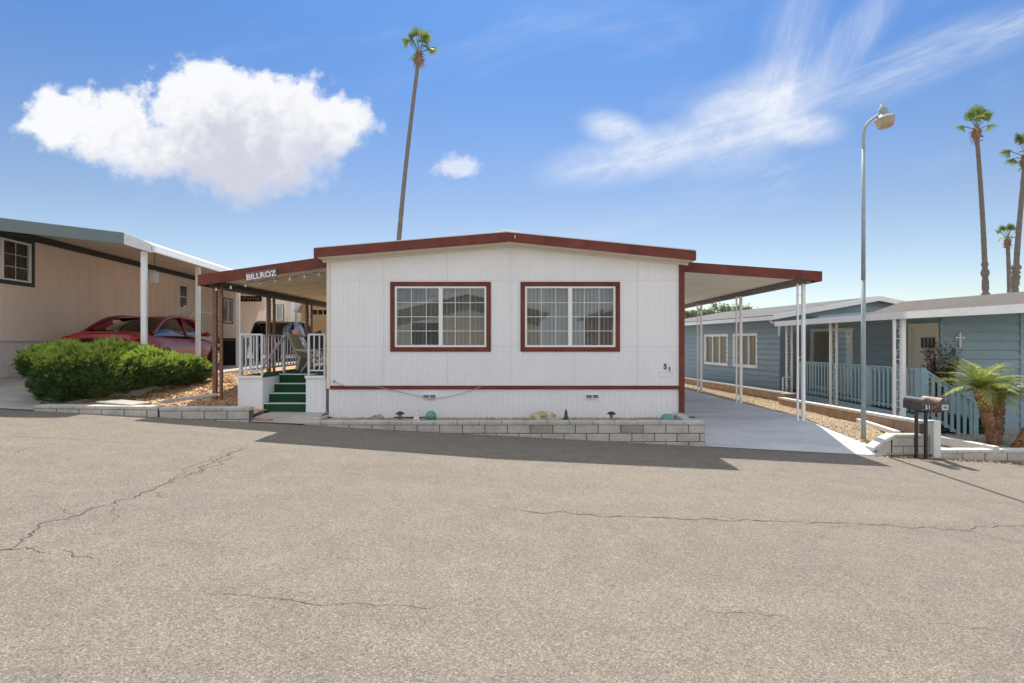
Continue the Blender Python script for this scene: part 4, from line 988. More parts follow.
# porch roof
mb = MB(); T = .05
Ap, Bp, Cp_, Dp, Ep, Fp = V((8.42, 12.25, 2.30)), V((13.9, 11.75, 2.66)), V((14.2, 15.3, 3.05)), V((11.6, 17.0, 2.86)), V((10.6, 18.9, 2.74)), V((8.42, 18.45, 2.30))
up = V((0, 0, T))
Gp = V((8.42, 13.7, 2.30)); Ep.z = 2.32
mb.hexa([Ap, Bp, Cp_, Dp], [Ap + up, Bp + up, Cp_ + up, Dp + up]); mb.add([Ap + up, Dp + up, Gp + up, Ap, Dp, Gp], [(0, 1, 2), (5, 4, 3), (2, 1, 4, 5)])
D2 = V((11.6, 17.0, 2.30)); mb.hexa([Gp, D2, Ep, Fp], [Gp + up, D2 + up, Ep + up, Fp + up]); mb.quad(Gp, D2, Dp, Gp + up); mb.quad(D2, Dp, Cp_, (14.2, 15.3, 2.3)); pr = mb.build('porch_roof', 'shingle', bh)
mb = MB()
def fas(p, q, h0, h1):
    d_ = (q - p).normalized(); n_ = V((d_.y, -d_.x, 0)).normalized() * .03
    mb.hexa([p + n_ - V((0, 0, h0)), q + n_ - V((0, 0, h1)), q - V((0, 0, h1)), p - V((0, 0, h0))], [p + n_ + V((0, 0, .055)), q + n_ + V((0, 0, .055)), q + V((0, 0, .055)), p + V((0, 0, .055))])
fas(Ap, Bp, .10, .19); fas(Fp, Ap, .10, .10); mb.build('fascia', 'white_paint', pr)
mb = MB(); mb.quad((8.5, 12.3, 2.20), (13.8, 11.85, 2.47), (13.9, 13.3, 2.5), (10.0, 13.3, 2.26)); mb.quad((8.5, 12.3, 2.20), (10.0, 13.3, 2.26), (10.0, 18.9, 2.26), (8.5, 18.4, 2.2)); mb.build('porch_ceiling', 'blue_siding', pr)
# porch floor
mb = MB(); mb.box(8.78, 10.0, 13.0, 19.2, -.35, .06); mb.box(8.78, 9.02, 12.35, 12.998, -.35, .06); pf_ = mb.build('porch_floor', 'blue_board', bh); mb = MB(); mb.box(8.84, 9.98, 13.02, 19.18, .062, .068); mb.build('floor_shade_sheet', 'plastic_black', pf_)  # thin black sheet over the floor stands for the porch shade
# rail with wide pickets
def picket_rail(p, q, zp, zq, h, nm='porch_railing', pitch=.165, wd=.06, posts=True):
    p = V(p); q = V(q); L = (q - p).length; d_ = (q - p).normalized(); mb = MB()
    P = lambda t, z: V((p.x + d_.x * t, p.y + d_.y * t, zp + (zq - zp) * t / L + z))
    mb.bar(P(0, h), P(L, h), .09, .04); mb.bar(P(0, h - .07), P(L, h - .07), .035, .07); mb.bar(P(0, .09), P(L, .09), .035, .07)
    rl = mb.build(nm, 'blue_board', bh, bevel=.004); mb = MB(); t = pitch / 2
    n_ = V((d_.y, -d_.x, 0)) * .03
    while t < L: mb.bar(P(t, .02) + n_, P(t, h - .02) + n_, wd, .02, up=V((-d_.y, d_.x, 0))); t += pitch
    mb.build('pickets', 'blue_board', rl)
    if posts:
        for t in ([0, L] if posts == 2 else [0, L / 3, 2 * L / 3, L]):
            mb = MB(); mb.bar(P(t, -.12), P(t, h + .02), .11, .11, up=(0, 1, 0)); mb.build('rail_post', 'blue_board', rl, bevel=.005)
picket_rail((8.9, 17.7, 0), (8.9, 12.5, 0), .06, .09, 1.0)
picket_rail((8.95, 12.45, 0), (10.1, 12.45, 0), .09, -.66, 1.0, 'stair_railing', .14, .075, 2)
mb = MB(); mb.bar((8.4, 17.9, .55), (8.75, 18.1, .55), .03, .03); mb.bar((8.4, 17.9, .0), (8.4, 17.9, .55), .03, .03); mb.build('pipe_rail', 'white_paint', bh)
for i in range(4): 
    mb = MB(); mb.box(9.0 + i * .26, 9.26 + i * .26, 12.6, 13.25, -.08 - i * .12, -.02 - i * .12); mb.build('step', 'beam_grey', bh)
for X, Y, z, s1, s2, sp in ((8.70, 18.1, .02, .05, .05, .17), (8.68, 15.5, -.04, .05, .05, .17), (8.53, 12.62, -.10, .05, .09, .19)):
    post_pair(bh, (X, Y, z), 2.22, (1, 0, 0), sp, s1, s2, 'white_paint', 5)
# cross ornament
a = at(960, 339, 13.25); cr_ = MB(); cr_.bar((a.x, 13.25, a.z - .16), (a.x, 13.25, a.z + .13), .035, .03); cr_.bar((a.x - .12, 13.245, a.z + .05), (a.x + .09, 13.245, a.z + .04), .032, .03)
for dx, dz in ((-.09, .04), (.09, .04), (0, .14), (0, -.16)): cr_.sphere((a.x + dx, 13.245, a.z + dz), (.028, .02, .028), 8, 6)
cr_.lathe([(.07, -.01), (.08, 0), (.07, .01), (.07, -.01)], (a.x, 13.25, a.z + .05), 16, Matrix.Rotation(R(90), 3, 'X'))
tag(cr_.build('wall_cross', 'plaster_white', loc=(a.x, 13.25, a.z)), 'ornate white cross hanging on the blue wall', 'cross')

# walls by the blue house
block_wall('retaining_wall', (7.36, 10.12), (7.95, 16.9), (.27, .02), (-.7, -.5), 'white-capped tan block wall beside the golden gravel, nearer the road', 'block_tan', 'block_white', depth=.14, capw=.02, seed=8, bh=.2)
bpy.data.objects[-1] if 0 else None
block_wall('retaining_wall', (8.42, 17.2), (7.3, 25.2), (.12, .12), -.5, 'tan block wall along the foot of the blue house windows', 'block_tan', 'block_white', depth=.14, capw=.02, seed=9, bh=.2)
mb = MB(); mb.box(7.335, 7.47, 9.93, 10.13, -.6, .285); tag(mb.build('wall_pier', 'roof_white', loc=(7.4, 10.0, -.4), bevel=.01), 'white painted pier ending the tan block wall behind the mailboxes', 'pier')
mb = MB(); mb.box(7.98, 8.42, 16.95, 17.2, -.5, .12); tag(mb.build('wall_pier', 'block_tan', loc=(8.2, 17, -.4), bevel=.01), 'tan pier where the block wall steps up towards the blue house', 'pier')
block_wall('low_wall', (6.66, 10.02), (7.33, 10.02), .035, -.6, 'low pale block wall under the mailboxes', depth=.18, capw=.0, seed=12)
rp = thing('wall_ramp', (6.4, 10, -.3), 'sloping pale end piece of the low wall at the driveway corner', 'wall end')
mb = MB(); mb.hexa([(6.40, 10.03, -.38), (6.65, 10.03, -.38), (6.65, 10.2, -.38), (6.40, 10.2, -.38)], [(6.39, 10.03, -.215), (6.65, 10.03, -.03), (6.65, 10.2, -.03), (6.39, 10.2, -.215)]); mb.build('blocks', 'block', rp, bevel=.006)
mb = MB(); mb.hexa([(6.31, 9.99, -.27), (6.50, 9.99, -.13), (6.50, 10.24, -.13), (6.31, 10.24, -.27)], [(6.31, 9.99, -.20), (6.50, 9.99, -.06), (6.50, 10.24, -.06), (6.31, 10.24, -.20)]); mb.hexa([(6.507, 9.99, -.125), (6.70, 9.99, -.02), (6.70, 10.24, -.02), (6.507, 10.24, -.125)], [(6.507, 9.99, -.055), (6.70, 9.99, .045), (6.70, 10.24, .045), (6.507, 10.24, -.055)]); mb.build('cap', 'block_white', rp, bevel=.008)
mb = MB(); mb.bar((6.72, 10.28, .0), (6.62, 12.3, .03), .10, .08); tag(mb.build('edging_board', 'block_white', loc=(6.7, 10.3, 0), bevel=.01), 'white edging lying in the gravel behind the low wall', 'edging') if 0 else None
mb = MB(); mb.bar((6.99, 10.35, .0), (7.38, 12.2, -.02), .10, .09); tag(mb.build('edging_board', 'block_white', loc=(7.7, 10.3, 0), bevel=.01), 'white edging strip lying in the gravel along the tan block wall', 'edging')
block_wall('front_curb', (7.49, 9.98), (14, 9.98), -.225, -.9, 'low white-topped curb wall in front of the date palms', 'block', 'block_white', depth=.16, capw=.02, seed=14)
mb = MB(); mb.bar((8.28, 11.3, -.25), (8.5, 9.98, -.25), .12, .16); tag(mb.build('yard_edging', 'block_white', loc=(8.6, 11, -.3), bevel=.01), 'white edging strip running back from the curb to the porch stairs', 'edging')

# ------------------------------------------------------------------ mailboxes
def mailbox(x, label, num, body_mat, lean=0, door_open=0):
    root = thing('mailbox', (x, 9.86, roadz(x)), label, 'mailbox', 'mailboxes by the road')
    w, hh, y0, y1, z = .085, .13, 9.70, 10.18, .50
    prof = [(-w, 0), (w, 0), (w, hh)] + [(w * math.cos(t * math.pi / 10), hh + w * math.sin(t * math.pi / 10)) for t in range(1, 10)] + [(-w, hh)]
    n = len(prof); mb = MB(); mb.add([(x + a, y, z + b) for y in (y0, y1) for a, b in prof], [tuple(range(n)), tuple(range(2 * n - 1, n - 1, -1))] + [(k, n + k, n + (k + 1) % n, (k + 1) % n) for k in range(n)])
    bd = mb.build('box', body_mat, root)
    mb = MB(); mb.add([(x + a * 1.06, y, z + b * 1.03 - .002) for y in (y0 - .014, y0 - .002) for a, b in prof], [tuple(range(n)), tuple(range(2 * n - 1, n - 1, -1))] + [(k, n + k, n + (k + 1) % n, (k + 1) % n) for k in range(n)])
    dd = mb.build('door', 'mailbox_metal', root)
    mb = MB(); mb.box(x - .012, x + .012, y0 - .035, y0 - .014, z + hh + .05, z + hh + .075); mb.build('handle', 'galvanised', dd)
    mb = MB(); mb.box(x - .055, x + .055, y0 - .022, y0 - .0145, z + .015, z + .105); pl = mb.build('number_plate', 'plastic_black' if num == '51' else 'grey_white_paint', root)
    lettering('number', num, .10 if num == '51' else .075, 'plaster_white' if num == '51' else 'beam_grey', Matrix.Translation((x, y0 - .026, z + .06)) @ FACE_ROAD, pl, extrude=.002)
    mb = MB(); mb.box(x + w + .002, x + w + .008, y0 + .15, y0 + .18, z + .05, z + .16); mb.box(x + w + .002, x + w + .008, y0 + .15, y0 + .24, z + .16, z + .20); mb.build('flag', 'tail_red', root)
    px_ = x - .065 if num == '51' else x - .205
    mb = MB(); mb.box(px_ - .022, px_ + .022, 9.84, 9.885, roadz(x) - .1, z - .02); mb.box(x - .3 if num != '51' else x - .10, x + .07, 9.81, 9.91, z - .045, z - .022); mb.box(x - .07, x + .07, 9.78, 10.1, z - .02, z - .002); mb.build('post', 'black_metal', root, bevel=.004)
    return root
mailbox(7.045, 'dark metal mailbox on a black post, numbered 51', '51', 'mailbox_metal')
mb2 = mailbox(7.35, 'rust-stained mailbox beside the dark one, numbered 46', '46', 'rust_metal')
mb = MB(); rd = random.Random(8)
for i in range(60):
    a = V((7.2 + rd.uniform(-.06, .07), 9.71 + rd.uniform(0, .2), .52 + rd.uniform(-.09, .06))); mb.tube([a, a + V((rd.uniform(-.08, .08), rd.uniform(-.05, .05), rd.uniform(-.08, .08)))], .004, 4)
tag(mb.build('straw_wreath', 'palm_dead', loc=(7.2, 9.8, .5)), 'tangle of dry straw stuck between the two mailboxes', 'wreath')

# ------------------------------------------------------------------ street lamp
bx_, by_, bz_ = 6.50, 10.6, -.14
lp = thing('street_lamp', (bx_, by_, bz_), 'tall grey steel street lamp with a curved arm and bell-shaped head', 'street lamp')
mb = MB(); mb.tube([(bx_, by_, bz_), (bx_, by_, bz_ + 3)], [.042, .038], 14); mb.tube([(bx_, by_, bz_ + 3), (bx_, by_, 5.35)], [.0375, .031], 14); mb.build('pole', 'galvanised', lp, smooth=True)
arm = [at(863, 143, by_), at(863.2, 133, by_), at(864.5, 127.5, by_), at(867.5, 122.5, by_), at(872, 118.6, by_), at(877, 115.2, by_), at(881, 112.8, by_)]
mb = MB(); mb.tube([V((bx_, by_, 5.34))] + [V((p.x + .006, p.y, p.z)) for p in arm], [.030, .029, .028, .027, .026, .025, .024, .024], 12); mb.build('arm', 'galvanised', lp, smooth=True)
hc = at(884.0, 116, by_); tilt = Matrix.Rotation(R(-10), 3, 'Y')
mb = MB(); mb.lathe([(0, .24), (.03, .235), (.032, .19), (.07, .175), (.082, .11), (.085, .03), (.07, .02)], hc, 20, tilt); mb.build('housing', 'galvanised', lp, smooth=True)
mb = MB(); mb.lathe([(.075, .03), (.13, .015), (.17, -.035), (.175, -.05), (.165, -.045), (.12, .0)], hc, 24, tilt); mb.build('reflector', 'alu', lp, smooth=True)
mb = MB(); mb.lathe([(.165, -.045), (.155, -.12), (.135, -.20), (.10, -.215), (0, -.21)], hc, 20, tilt); mb.build('lens', 'lamp_glass', lp, smooth=True)

# ------------------------------------------------------------------ plants
def leaf_blade(mb, p, d_, w, L, droop=0, nrm=None):
    d_ = d_.normalized(); s_ = d_.cross(nrm or V((0, 0, 1)))
    if s_.length < .01: s_ = V((1, 0, 0))
    s_ = s_.normalized() * w / 2; m_ = p + d_ * L * .55 + V((0, 0, -droop * .35)); e = p + d_ * L + V((0, 0, -droop))
    mb.add([p - s_ * .5, p + s_ * .5, m_ + s_, m_ - s_, e], [(0, 1, 2, 3), (3, 2, 4)])
# juniper
rd = random.Random(21)
lobes = [((-8.60, 10.62, 1.04), (.50, .55, .60)), ((-9.0, 10.7, 1.26), (.50, .42, .32)), ((-8.15, 10.85, 1.10), (.60, .6, .55)), ((-7.85, 11.5, 1.10), (.60, .65, .45)), ((-7.65, 12.0, 1.06), (.53, .6, .38)), ((-7.45, 12.5, 1.04), (.43, .5, .30)), ((-7.40, 12.9, 1.0), (.28, .35, .20)), ((-8.3, 11.5, 1.14), (.7, .6, .52))]
jn = thing('juniper_shrub', (-8.2, 10.8, .5), 'spreading bright green juniper behind the low block wall', 'shrub')
tip = MB(); inn = MB()
def inside(p, skip, sh=.86):
    return any(i != skip and ((p.x - c[0]) / (r_[0] * sh)) ** 2 + ((p.y - c[1]) / (r_[1] * sh)) ** 2 + ((p.z - c[2]) / (r_[2] * sh)) ** 2 < 1 for i, (c, r_) in enumerate(lobes))
for i, (c, r_) in enumerate(lobes):
    n = int(5200 * (r_[0] * r_[2]) / .4)
    for _ in range(n):
        d_ = V((rd.gauss(0, 1), rd.gauss(0, 1), rd.gauss(0, 1))).normalized()
        if d_.z < -.75: continue
        k = rd.uniform(.80, 1.0) * (1 + .16 * mnoise.noise(V((c[0] + d_.x * 2.2, d_.y * 2.2, d_.z * 2.2 + i))) + .10 * mnoise.noise(d_ * 7 + V((i, 0, 0))))
        p = V((c[0] + d_.x * r_[0] * k, c[1] + d_.y * r_[1] * k, c[2] + d_.z * r_[2] * k))
        if p.y > 13.2 or inside(p, i) or p.z < soil(max(p.x, -8.6), p.y) - .02: continue
        grow = (d_ + V((0, 0, .75)) + V((rd.uniform(-.5, .5), rd.uniform(-.5, .5), rd.uniform(-.2, .4)))).normalized()
        bright = d_.z + .5 * mnoise.noise(p * 4) + rd.gauss(0, .20) > .40 and k > .80  # upward tufts take the paler green: new growth plus sunlit tops in colour
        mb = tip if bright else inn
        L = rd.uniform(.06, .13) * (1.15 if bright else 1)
        for q in range(5):
            g_ = (grow + V((rd.uniform(-.55, .55), rd.uniform(-.55, .55), rd.uniform(-.35, .35)))).normalized()
            leaf_blade(mb, p + grow * (L * .25 * q / 4), g_, .014, L * rd.uniform(.6, 1), nrm=V((rd.uniform(-1, 1), rd.uniform(-1, 1), rd.uniform(-1, 1))))
tip.build('foliage', 'juniper_sunlit_tip', jn); inn.build('shaded_foliage', 'juniper_dark', jn)
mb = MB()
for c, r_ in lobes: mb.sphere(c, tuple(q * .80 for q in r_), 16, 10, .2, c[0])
mb.build('shadow_core', 'juniper_dark', jn)['label'] = 'dark core for the shaded inside of the shrub'  # solid dark core, shade inside the shrub put into its colour
bpy.data.objects['shadow_core'].name = 'shrub_shade_core'
def fan_palm(base, top, rtr, cr, label, seed, skirt=1.0, dead_low=0, nf=22):
    rd = random.Random(seed); b = V(base); t = V(top); root = thing('fan_palm', base, label, 'palm tree', 'tall fan palms')
    mb = MB(); pts = []; rs = []; n = 110; H = (t - b).length
    for i in range(n + 1):
        u = i / n; p = b.lerp(t, u); bow = math.sin(u * math.pi) * H * .012; p += V((bow, 0, 0)) * (-1 if seed % 2 else 1)
        pts.append(p); r0 = rtr * (1.25 - .45 * u) * (1 + .05 * rd.uniform(-1, 1))
        if dead_low and u < dead_low: r0 *= 1.35 + .4 * rd.uniform(-1, 1)
        rs.append(r0)
    mb.tube(pts, rs, 12); mb.build('trunk', 'palm_trunk', root, smooth=True)
    sk = MB()                                       # boot and dead thatch under the crown
    sk.sphere(t + V((0, 0, -.12 * cr)), (cr * .19, cr * .19, cr * .42 * skirt), 12, 10, .3, seed)
    for _ in range(90):
        a = rd.uniform(0, 6.28); z = rd.uniform(-.55, .15) * cr; p = t + V((math.cos(a) * cr * .17, math.sin(a) * cr * .17, z))
        leaf_blade(sk, p, V((math.cos(a), math.sin(a), rd.uniform(-1.4, .4))), cr * .06, cr * rd.uniform(.10, .24), nrm=V((math.cos(a), math.sin(a), .3)))
    sk.build('dead_fronds', 'palm_dead', root)
    fr = MB()
    for i in range(nf):
        a = i * 2.399 + rd.uniform(-.3, .3); el = R(rd.uniform(0, 75)) if i > 4 else R(rd.uniform(62, 88))
        d_ = V((math.cos(a) * math.cos(el), math.sin(a) * math.cos(el), math.sin(el)))
        pl = cr * (rd.uniform(.42, .62) + .28 * max(0, math.sin(el))); c = t + V((0, 0, .16 * cr)) + d_ * pl
        fr.tube([t + V((0, 0, .1 * cr)), c], cr * .016, 4)
        sd = d_.cross(V((0, 0, 1))).normalized() if abs(d_.z) < .98 else V((1, 0, 0)); sd = (Matrix.Rotation(rd.uniform(-.5, .5), 3, d_) @ sd)
        nb = 19; fl = cr * rd.uniform(.42, .56)
        for k in range(nb):
            th = -1.75 + 3.5 * k / (nb - 1); dd = d_ * math.cos(th) + sd * math.sin(th)
            dd = (dd + V((0, 0, -.12))).normalized()
            leaf_blade(fr, c, dd, fl * .105, fl * (1 - .18 * abs(th) / 1.75) * rd.uniform(.85, 1.05), droop=fl * (rd.uniform(.05, .2) + .35 * (1 - math.sin(max(0, el)))), nrm=sd.cross(d_))
    fr.build('crown', 'palm_green', root)
    return root
def palm_at(px0, py0, px1, py1, Y, zb=-1): # leaning line through two picture rows
    a = at(px0, py0, Y); b = at(px1, py1, Y); t = (zb - a.z) / (b.z - a.z); return a, a.lerp(b, t)
t_, b_ = palm_at(419, 55, 403, 237, 35); fan_palm(b_, t_, .14, 1.25, 'very tall slim fan palm leaning behind the white house', 3, nf=15)
t_, b_ = palm_at(976.5, 131, 983, 295, 40); fan_palm(b_, t_, .16, 1.35, 'tall fan palm standing clear over the shingle roof, nearest the street lamp', 8, dead_low=.47, nf=15)
t_, b_ = palm_at(1025.5, 158, 1017, 295, 37); fan_palm(b_, t_, .165, 1.35, 'tall leaning fan palm cut by the picture edge', 11, dead_low=.52, nf=15)
t_, b_ = palm_at(1007.5, 240, 1008, 295, 58); fan_palm(b_, t_, .21, 1.45, 'short distant fan palm between the two tall ones', 14, nf=14)

# date palm
def date_palm(base, heads, label, seed):
    rd = random.Random(seed); root = thing('date_palm', base, label, 'palm tree', 'date palms in the yard')
    for hd, nf, R0 in heads:
        hd = V(hd); b = V(base) + V((rd.uniform(-.05, .05), 0, 0))
        mb = MB(); n = 16; pts = [b.lerp(hd, i / n) for i in range(n + 1)]
        mb.mi = 0; mb.tube(pts, [.105 + .012 * rd.uniform(-1, 1) * (i > 0) for i in range(n + 1)], 12)
        for i in range(260):                           # stubs of old fronds
            u = rd.random(); a = rd.uniform(0, 6.28); p = b.lerp(hd, u) + V((math.cos(a), math.sin(a), 0)) * .095
            mb.mi = 1 if rd.random() < .4 else 0; leaf_blade(mb, p, V((math.cos(a), math.sin(a), 1.3)), .04, .07, nrm=V((math.cos(a), math.sin(a), -.3)))
        mb.build('trunk', ['date_trunk', 'stone_gold'], root)
        fr = MB()
        for i in range(nf):
            a = i * 2.399 + rd.uniform(-.2, .2); el = R(12 + 76 * rd.random() ** .8); L = R0 * rd.uniform(.8, 1.1)
            h_ = V((math.cos(a), math.sin(a), 0)); pts = []; ns = 16
            for k in range(ns + 1):
                s_ = k / ns; pts.append(hd + h_ * (L * s_ * math.cos(el * (1 - .45 * s_))) + V((0, 0, L * (s_ * math.sin(el) - s_ ** 2.2 * (.85 - .52 * math.sin(el))))))
            fr.tube(pts, [.010 * (1 - .8 * k / ns) + .001 for k in range(ns + 1)], 4)
            for k in range(2, ns * 3 + 1):
                s_ = k / (ns * 3); j = min(ns - 1, int(s_ * ns)); p = pts[j].lerp(pts[j + 1], s_ * ns - j); tg = (pts[j + 1] - pts[j]).normalized()
                sd = tg.cross(V((0, 0, 1))).normalized()
                for q in (-1, 1):
                    dd = (sd * q + tg * .9 + V((0, 0, rd.uniform(.0, .35)))).normalized()
                    ll = L * .25 * math.sin(math.pi * min(1, .18 + s_ * .85)) * rd.uniform(.8, 1.1) + .03
                    leaf_blade(fr, p, dd, .010, ll, droop=ll * rd.uniform(.15, .5), nrm=V((0, 0, 1)))
        fr.build('crown', 'date_green', root)
    return root
date_palm((9.45, 11.15, -.38), [((9.16, 11.15, .74), 36, .88), ((9.66, 11.3, .60), 28, .80)], 'twin-trunked pygmy date palm at the foot of the porch stairs', 5)
date_palm((9.55, 10.8, -.38), [((10.5, 10.9, .82), 30, .85)], 'leaning date palm trunk at the picture edge beside the curb', 6)
# shrub by the door
rd = random.Random(31); sb = thing('door_shrub', (9.95, 13.3, 0), 'sparse dark reddish shrub beside the cream front door', 'shrub'); mb = MB(); lf = MB()
for i in range(46):
    a = rd.uniform(0, 6.28); e = V((9.95 + math.cos(a) * rd.uniform(.05, .42), 13.25 + math.sin(a) * .3, rd.uniform(.9, 1.62))); b = V((9.95, 13.25, .0)); m_ = b.lerp(e, .5) + V((rd.uniform(-.06, .06), 0, 0)); mb.tube([b, m_, e], .006, 4)
    for k in range(46):
        p = b.lerp(e, rd.uniform(.35, 1.05)) + V((rd.uniform(-.07, .07), rd.uniform(-.07, .07), rd.uniform(-.06, .06)))
        leaf_blade(lf, p, V((rd.uniform(-1, 1), rd.uniform(-1, 1), rd.uniform(-.3, 1))), .03, .055, nrm=V((rd.uniform(-1, 1), rd.uniform(-1, 1), 1)))
mb.build('branches', 'twig', sb); lf.build('foliage', 'shrub_red', sb)
pt = thing('flower_pot', (9.95, 12.9, -.3), 'dark plants filling the ground under the porch stairs', 'plant'); lf = MB()
for k in range(3600):
    x_ = rd.uniform(9.0, 10.9); p = V((x_, rd.uniform(12.56, 13.0), rd.uniform(-.40, max(-.1, .45 - .5 * (x_ - 9)) * rd.random() ** .5)))
    leaf_blade(lf, p, V((rd.uniform(-1, 1), rd.uniform(-1, 1), rd.uniform(-.2, 1))), .03, .08, nrm=V((rd.uniform(-1, 1), rd.uniform(-1, 1), 1)))
lf.build('foliage', 'juniper_dark', pt); pt.name = 'low_shrub'; ORG['low_shrub'] = V((9.95, 12.9, -.3))
# far trees over the blue roof
for i, (px, py, w, lb) in enumerate(((690, 313, 12, 'small far tree cut by the white house corner'), (722, 308, 20, 'rounded far tree above the blue roof between the posts'), (742, 309, 17, 'smaller far tree close beside the carport post'), (704, 312, 15, 'middle far tree above the blue roof'))):
    Y = 70; c = at(px, py + 2, Y); R0 = w * Y / F * .62; b = V((c.x, Y, -1)); tr = thing('tree', b, lb, 'tree', 'far trees beyond the blue house')
    mb = MB(); mb.tube([b, b.lerp(c, .8), c], [.25, .15, .06], 7)
    lf = MB()
    for k in range(7):
        a = k * .9 + i; bl = c + V((math.cos(a), math.sin(a) * .6, .5 * math.sin(a * 2))) * R0 * rd.uniform(.45, .95); mb.tube([c - V((0, 0, 1)), bl], [.09, .03], 5)
        for q in range(150):
            g_ = V((rd.gauss(0, 1), rd.gauss(0, 1), rd.gauss(0, .8))) * R0 * .22; leaf_blade(lf, bl + g_, V((rd.uniform(-1, 1), rd.uniform(-1, 1), rd.uniform(-1, 1))), .13, .24, nrm=V((rd.uniform(-1, 1), rd.uniform(-1, 1), 1)))
    mb.build('trunk', 'twig', tr); lf.build('crown', 'tree_green', tr)

# ------------------------------------------------------------------ houses across the road (seen mirrored in the windows)
def opposite(x0, x1, lab, wallm, tr):
    Y = -6.5; root = thing('mobile_home', ((x0 + x1) / 2, Y, 0), lab, 'house', 'houses across the road'); xm = (x0 + x1) / 2
    zg = -.1; mb = MB(); mb.add([(x0, Y, zg), (x1, Y, zg), (x1, Y, 3.2), (xm, Y, 4.0), (x0, Y, 3.2)], [(0, 1, 2, 3, 4)]); mb.quad((x0, Y, zg), (x0, Y - 12, zg), (x0, Y - 12, 3.2), (x0, Y, 3.2)); mb.quad((x1, Y, zg), (x1, Y - 12, zg), (x1, Y - 12, 3.2), (x1, Y, 3.2)); mb.build('wall', wallm, root)
    mb = MB()
    for xa, xb, za, zb in ((x0 - .5, xm, 3.1, 4.05), (xm, x1 + .5, 4.05, 3.1)):
        mb.hexa([(xa, Y + .5, za), (xb, Y + .5, zb), (xb, Y - 12, zb), (xa, Y - 12, za)], [(xa, Y + .5, za + .2), (xb, Y + .5, zb + .2), (xb, Y - 12, zb + .2), (xa, Y - 12, za + .2)])
    mb.build('roof', tr, root)
    for a, b in ((x0 + .7, x0 + 2.3), (x1 - 2.3, x1 - .7)):
        mb = MB(); mb.box(a, b, Y + .01, Y + .04, 1.5, 2.7); w_ = mb.build('window', 'white_paint', root); mb = MB(); mb.box(a + .06, b - .06, Y + .04, Y + .05, 1.56, 2.64); mb.build('pane', 'car_glass', w_)
opposite(-6.2, 1.0, 'tan gabled house across the road, mirrored in the window near the steps', 'cream_wall', 'white_paint')
opposite(4.6, 11.6, 'pale gabled house across the road, mirrored in the window near the driveway', 'tan_siding', 'roof_white')
opposite(-16.5, -9.4, 'grey gabled house across the road, furthest up the slope', 'white_siding', 'grey_shingle')
s = MB(); s.strip(lambda x, y: V((x, y, roadz(x) + .1)), [-30, -15, -5, 0, 5, 15, 30], [-20, -3.2]); tag(s.build('far_verge', 'concrete_old'), kind='structure', label='concrete frontage on the other side of the road')

# ------------------------------------------------------------------ sky
EL, AZ = 56.4, 2.6
w = bpy.data.worlds.new('World'); SC.world = w; w.use_nodes = True
nt = w.node_tree; N = nt.nodes; L = nt.links; bg = N['Background']
SKY = .12
bg.inputs['Strength'].default_value = SKY
sky = N.new('ShaderNodeTexSky'); sky.sky_type = 'NISHITA'; sky.sun_disc = False; sky.sun_elevation = R(EL); sky.sun_rotation = R(AZ)
sky.air_density = 1.0; sky.dust_density = .4; sky.ozone_density = 2.5; sky.altitude = 100
def VM(op, a, b=None):
    n = N.new('ShaderNodeVectorMath'); n.operation = op
    for i, x in enumerate((a, b)):
        if x is None: continue
        if isinstance(x, (tuple, Vector)): n.inputs[i].default_value = x
        else: L.new(x, n.inputs[i])
    return n
def MA(op, a, b=None, c=None, clamp=False):
    n = N.new('ShaderNodeMath'); n.operation = op; n.use_clamp = clamp
    for i, x in enumerate((a, b, c)):
        if x is None: continue
        if isinstance(x, (int, float)): n.inputs[i].default_value = x
        else: L.new(x, n.inputs[i])
    return n.outputs[0]
def SS(x, lo, hi):
    n = N.new('ShaderNodeMapRange'); n.interpolation_type = 'SMOOTHSTEP'; n.inputs[1].default_value = lo; n.inputs[2].default_value = hi
    L.new(x, n.inputs[0]); return n.outputs[0]
tc = N.new('ShaderNodeTexCoord'); sp = N.new('ShaderNodeSeparateXYZ'); L.new(tc.outputs['Generated'], sp.inputs[0])
yy = MA('MAXIMUM', sp.outputs[1], .05)
U = MA('MULTIPLY', MA('DIVIDE', sp.outputs[0], yy), F / 100); Vv = MA('MULTIPLY', MA('DIVIDE', sp.outputs[2], yy), F / 100)
cb = N.new('ShaderNodeCombineXYZ'); L.new(U, cb.inputs[0]); L.new(Vv, cb.inputs[1]); UV = cb.outputs[0]   # units: 100 px of the lens, y up
ahead = SS(sp.outputs[1], .1, .3)
def NZ(vec, scale, detail=8, rough=.6, dist=0, loc=(0, 0, 0), rot=0, sc=(1, 1, 1)):
    m = N.new('ShaderNodeMapping'); m.inputs['Location'].default_value = loc; m.inputs['Rotation'].default_value = (0, 0, rot); m.inputs['Scale'].default_value = sc
    if rot:
        m0 = N.new('ShaderNodeMapping'); m0.inputs['Rotation'].default_value = (0, 0, rot); L.new(vec, m0.inputs[0]); vec = m0.outputs[0]; m.inputs['Rotation'].default_value = (0, 0, 0)
    L.new(vec, m.inputs[0])
    n = N.new('ShaderNodeTexNoise'); n.inputs['Scale'].default_value = scale; n.inputs['Detail'].default_value = detail; n.inputs['Roughness'].default_value = rough; n.inputs['Distortion'].default_value = dist
    L.new(m.outputs[0], n.inputs['Vector']); return n.outputs['Fac']
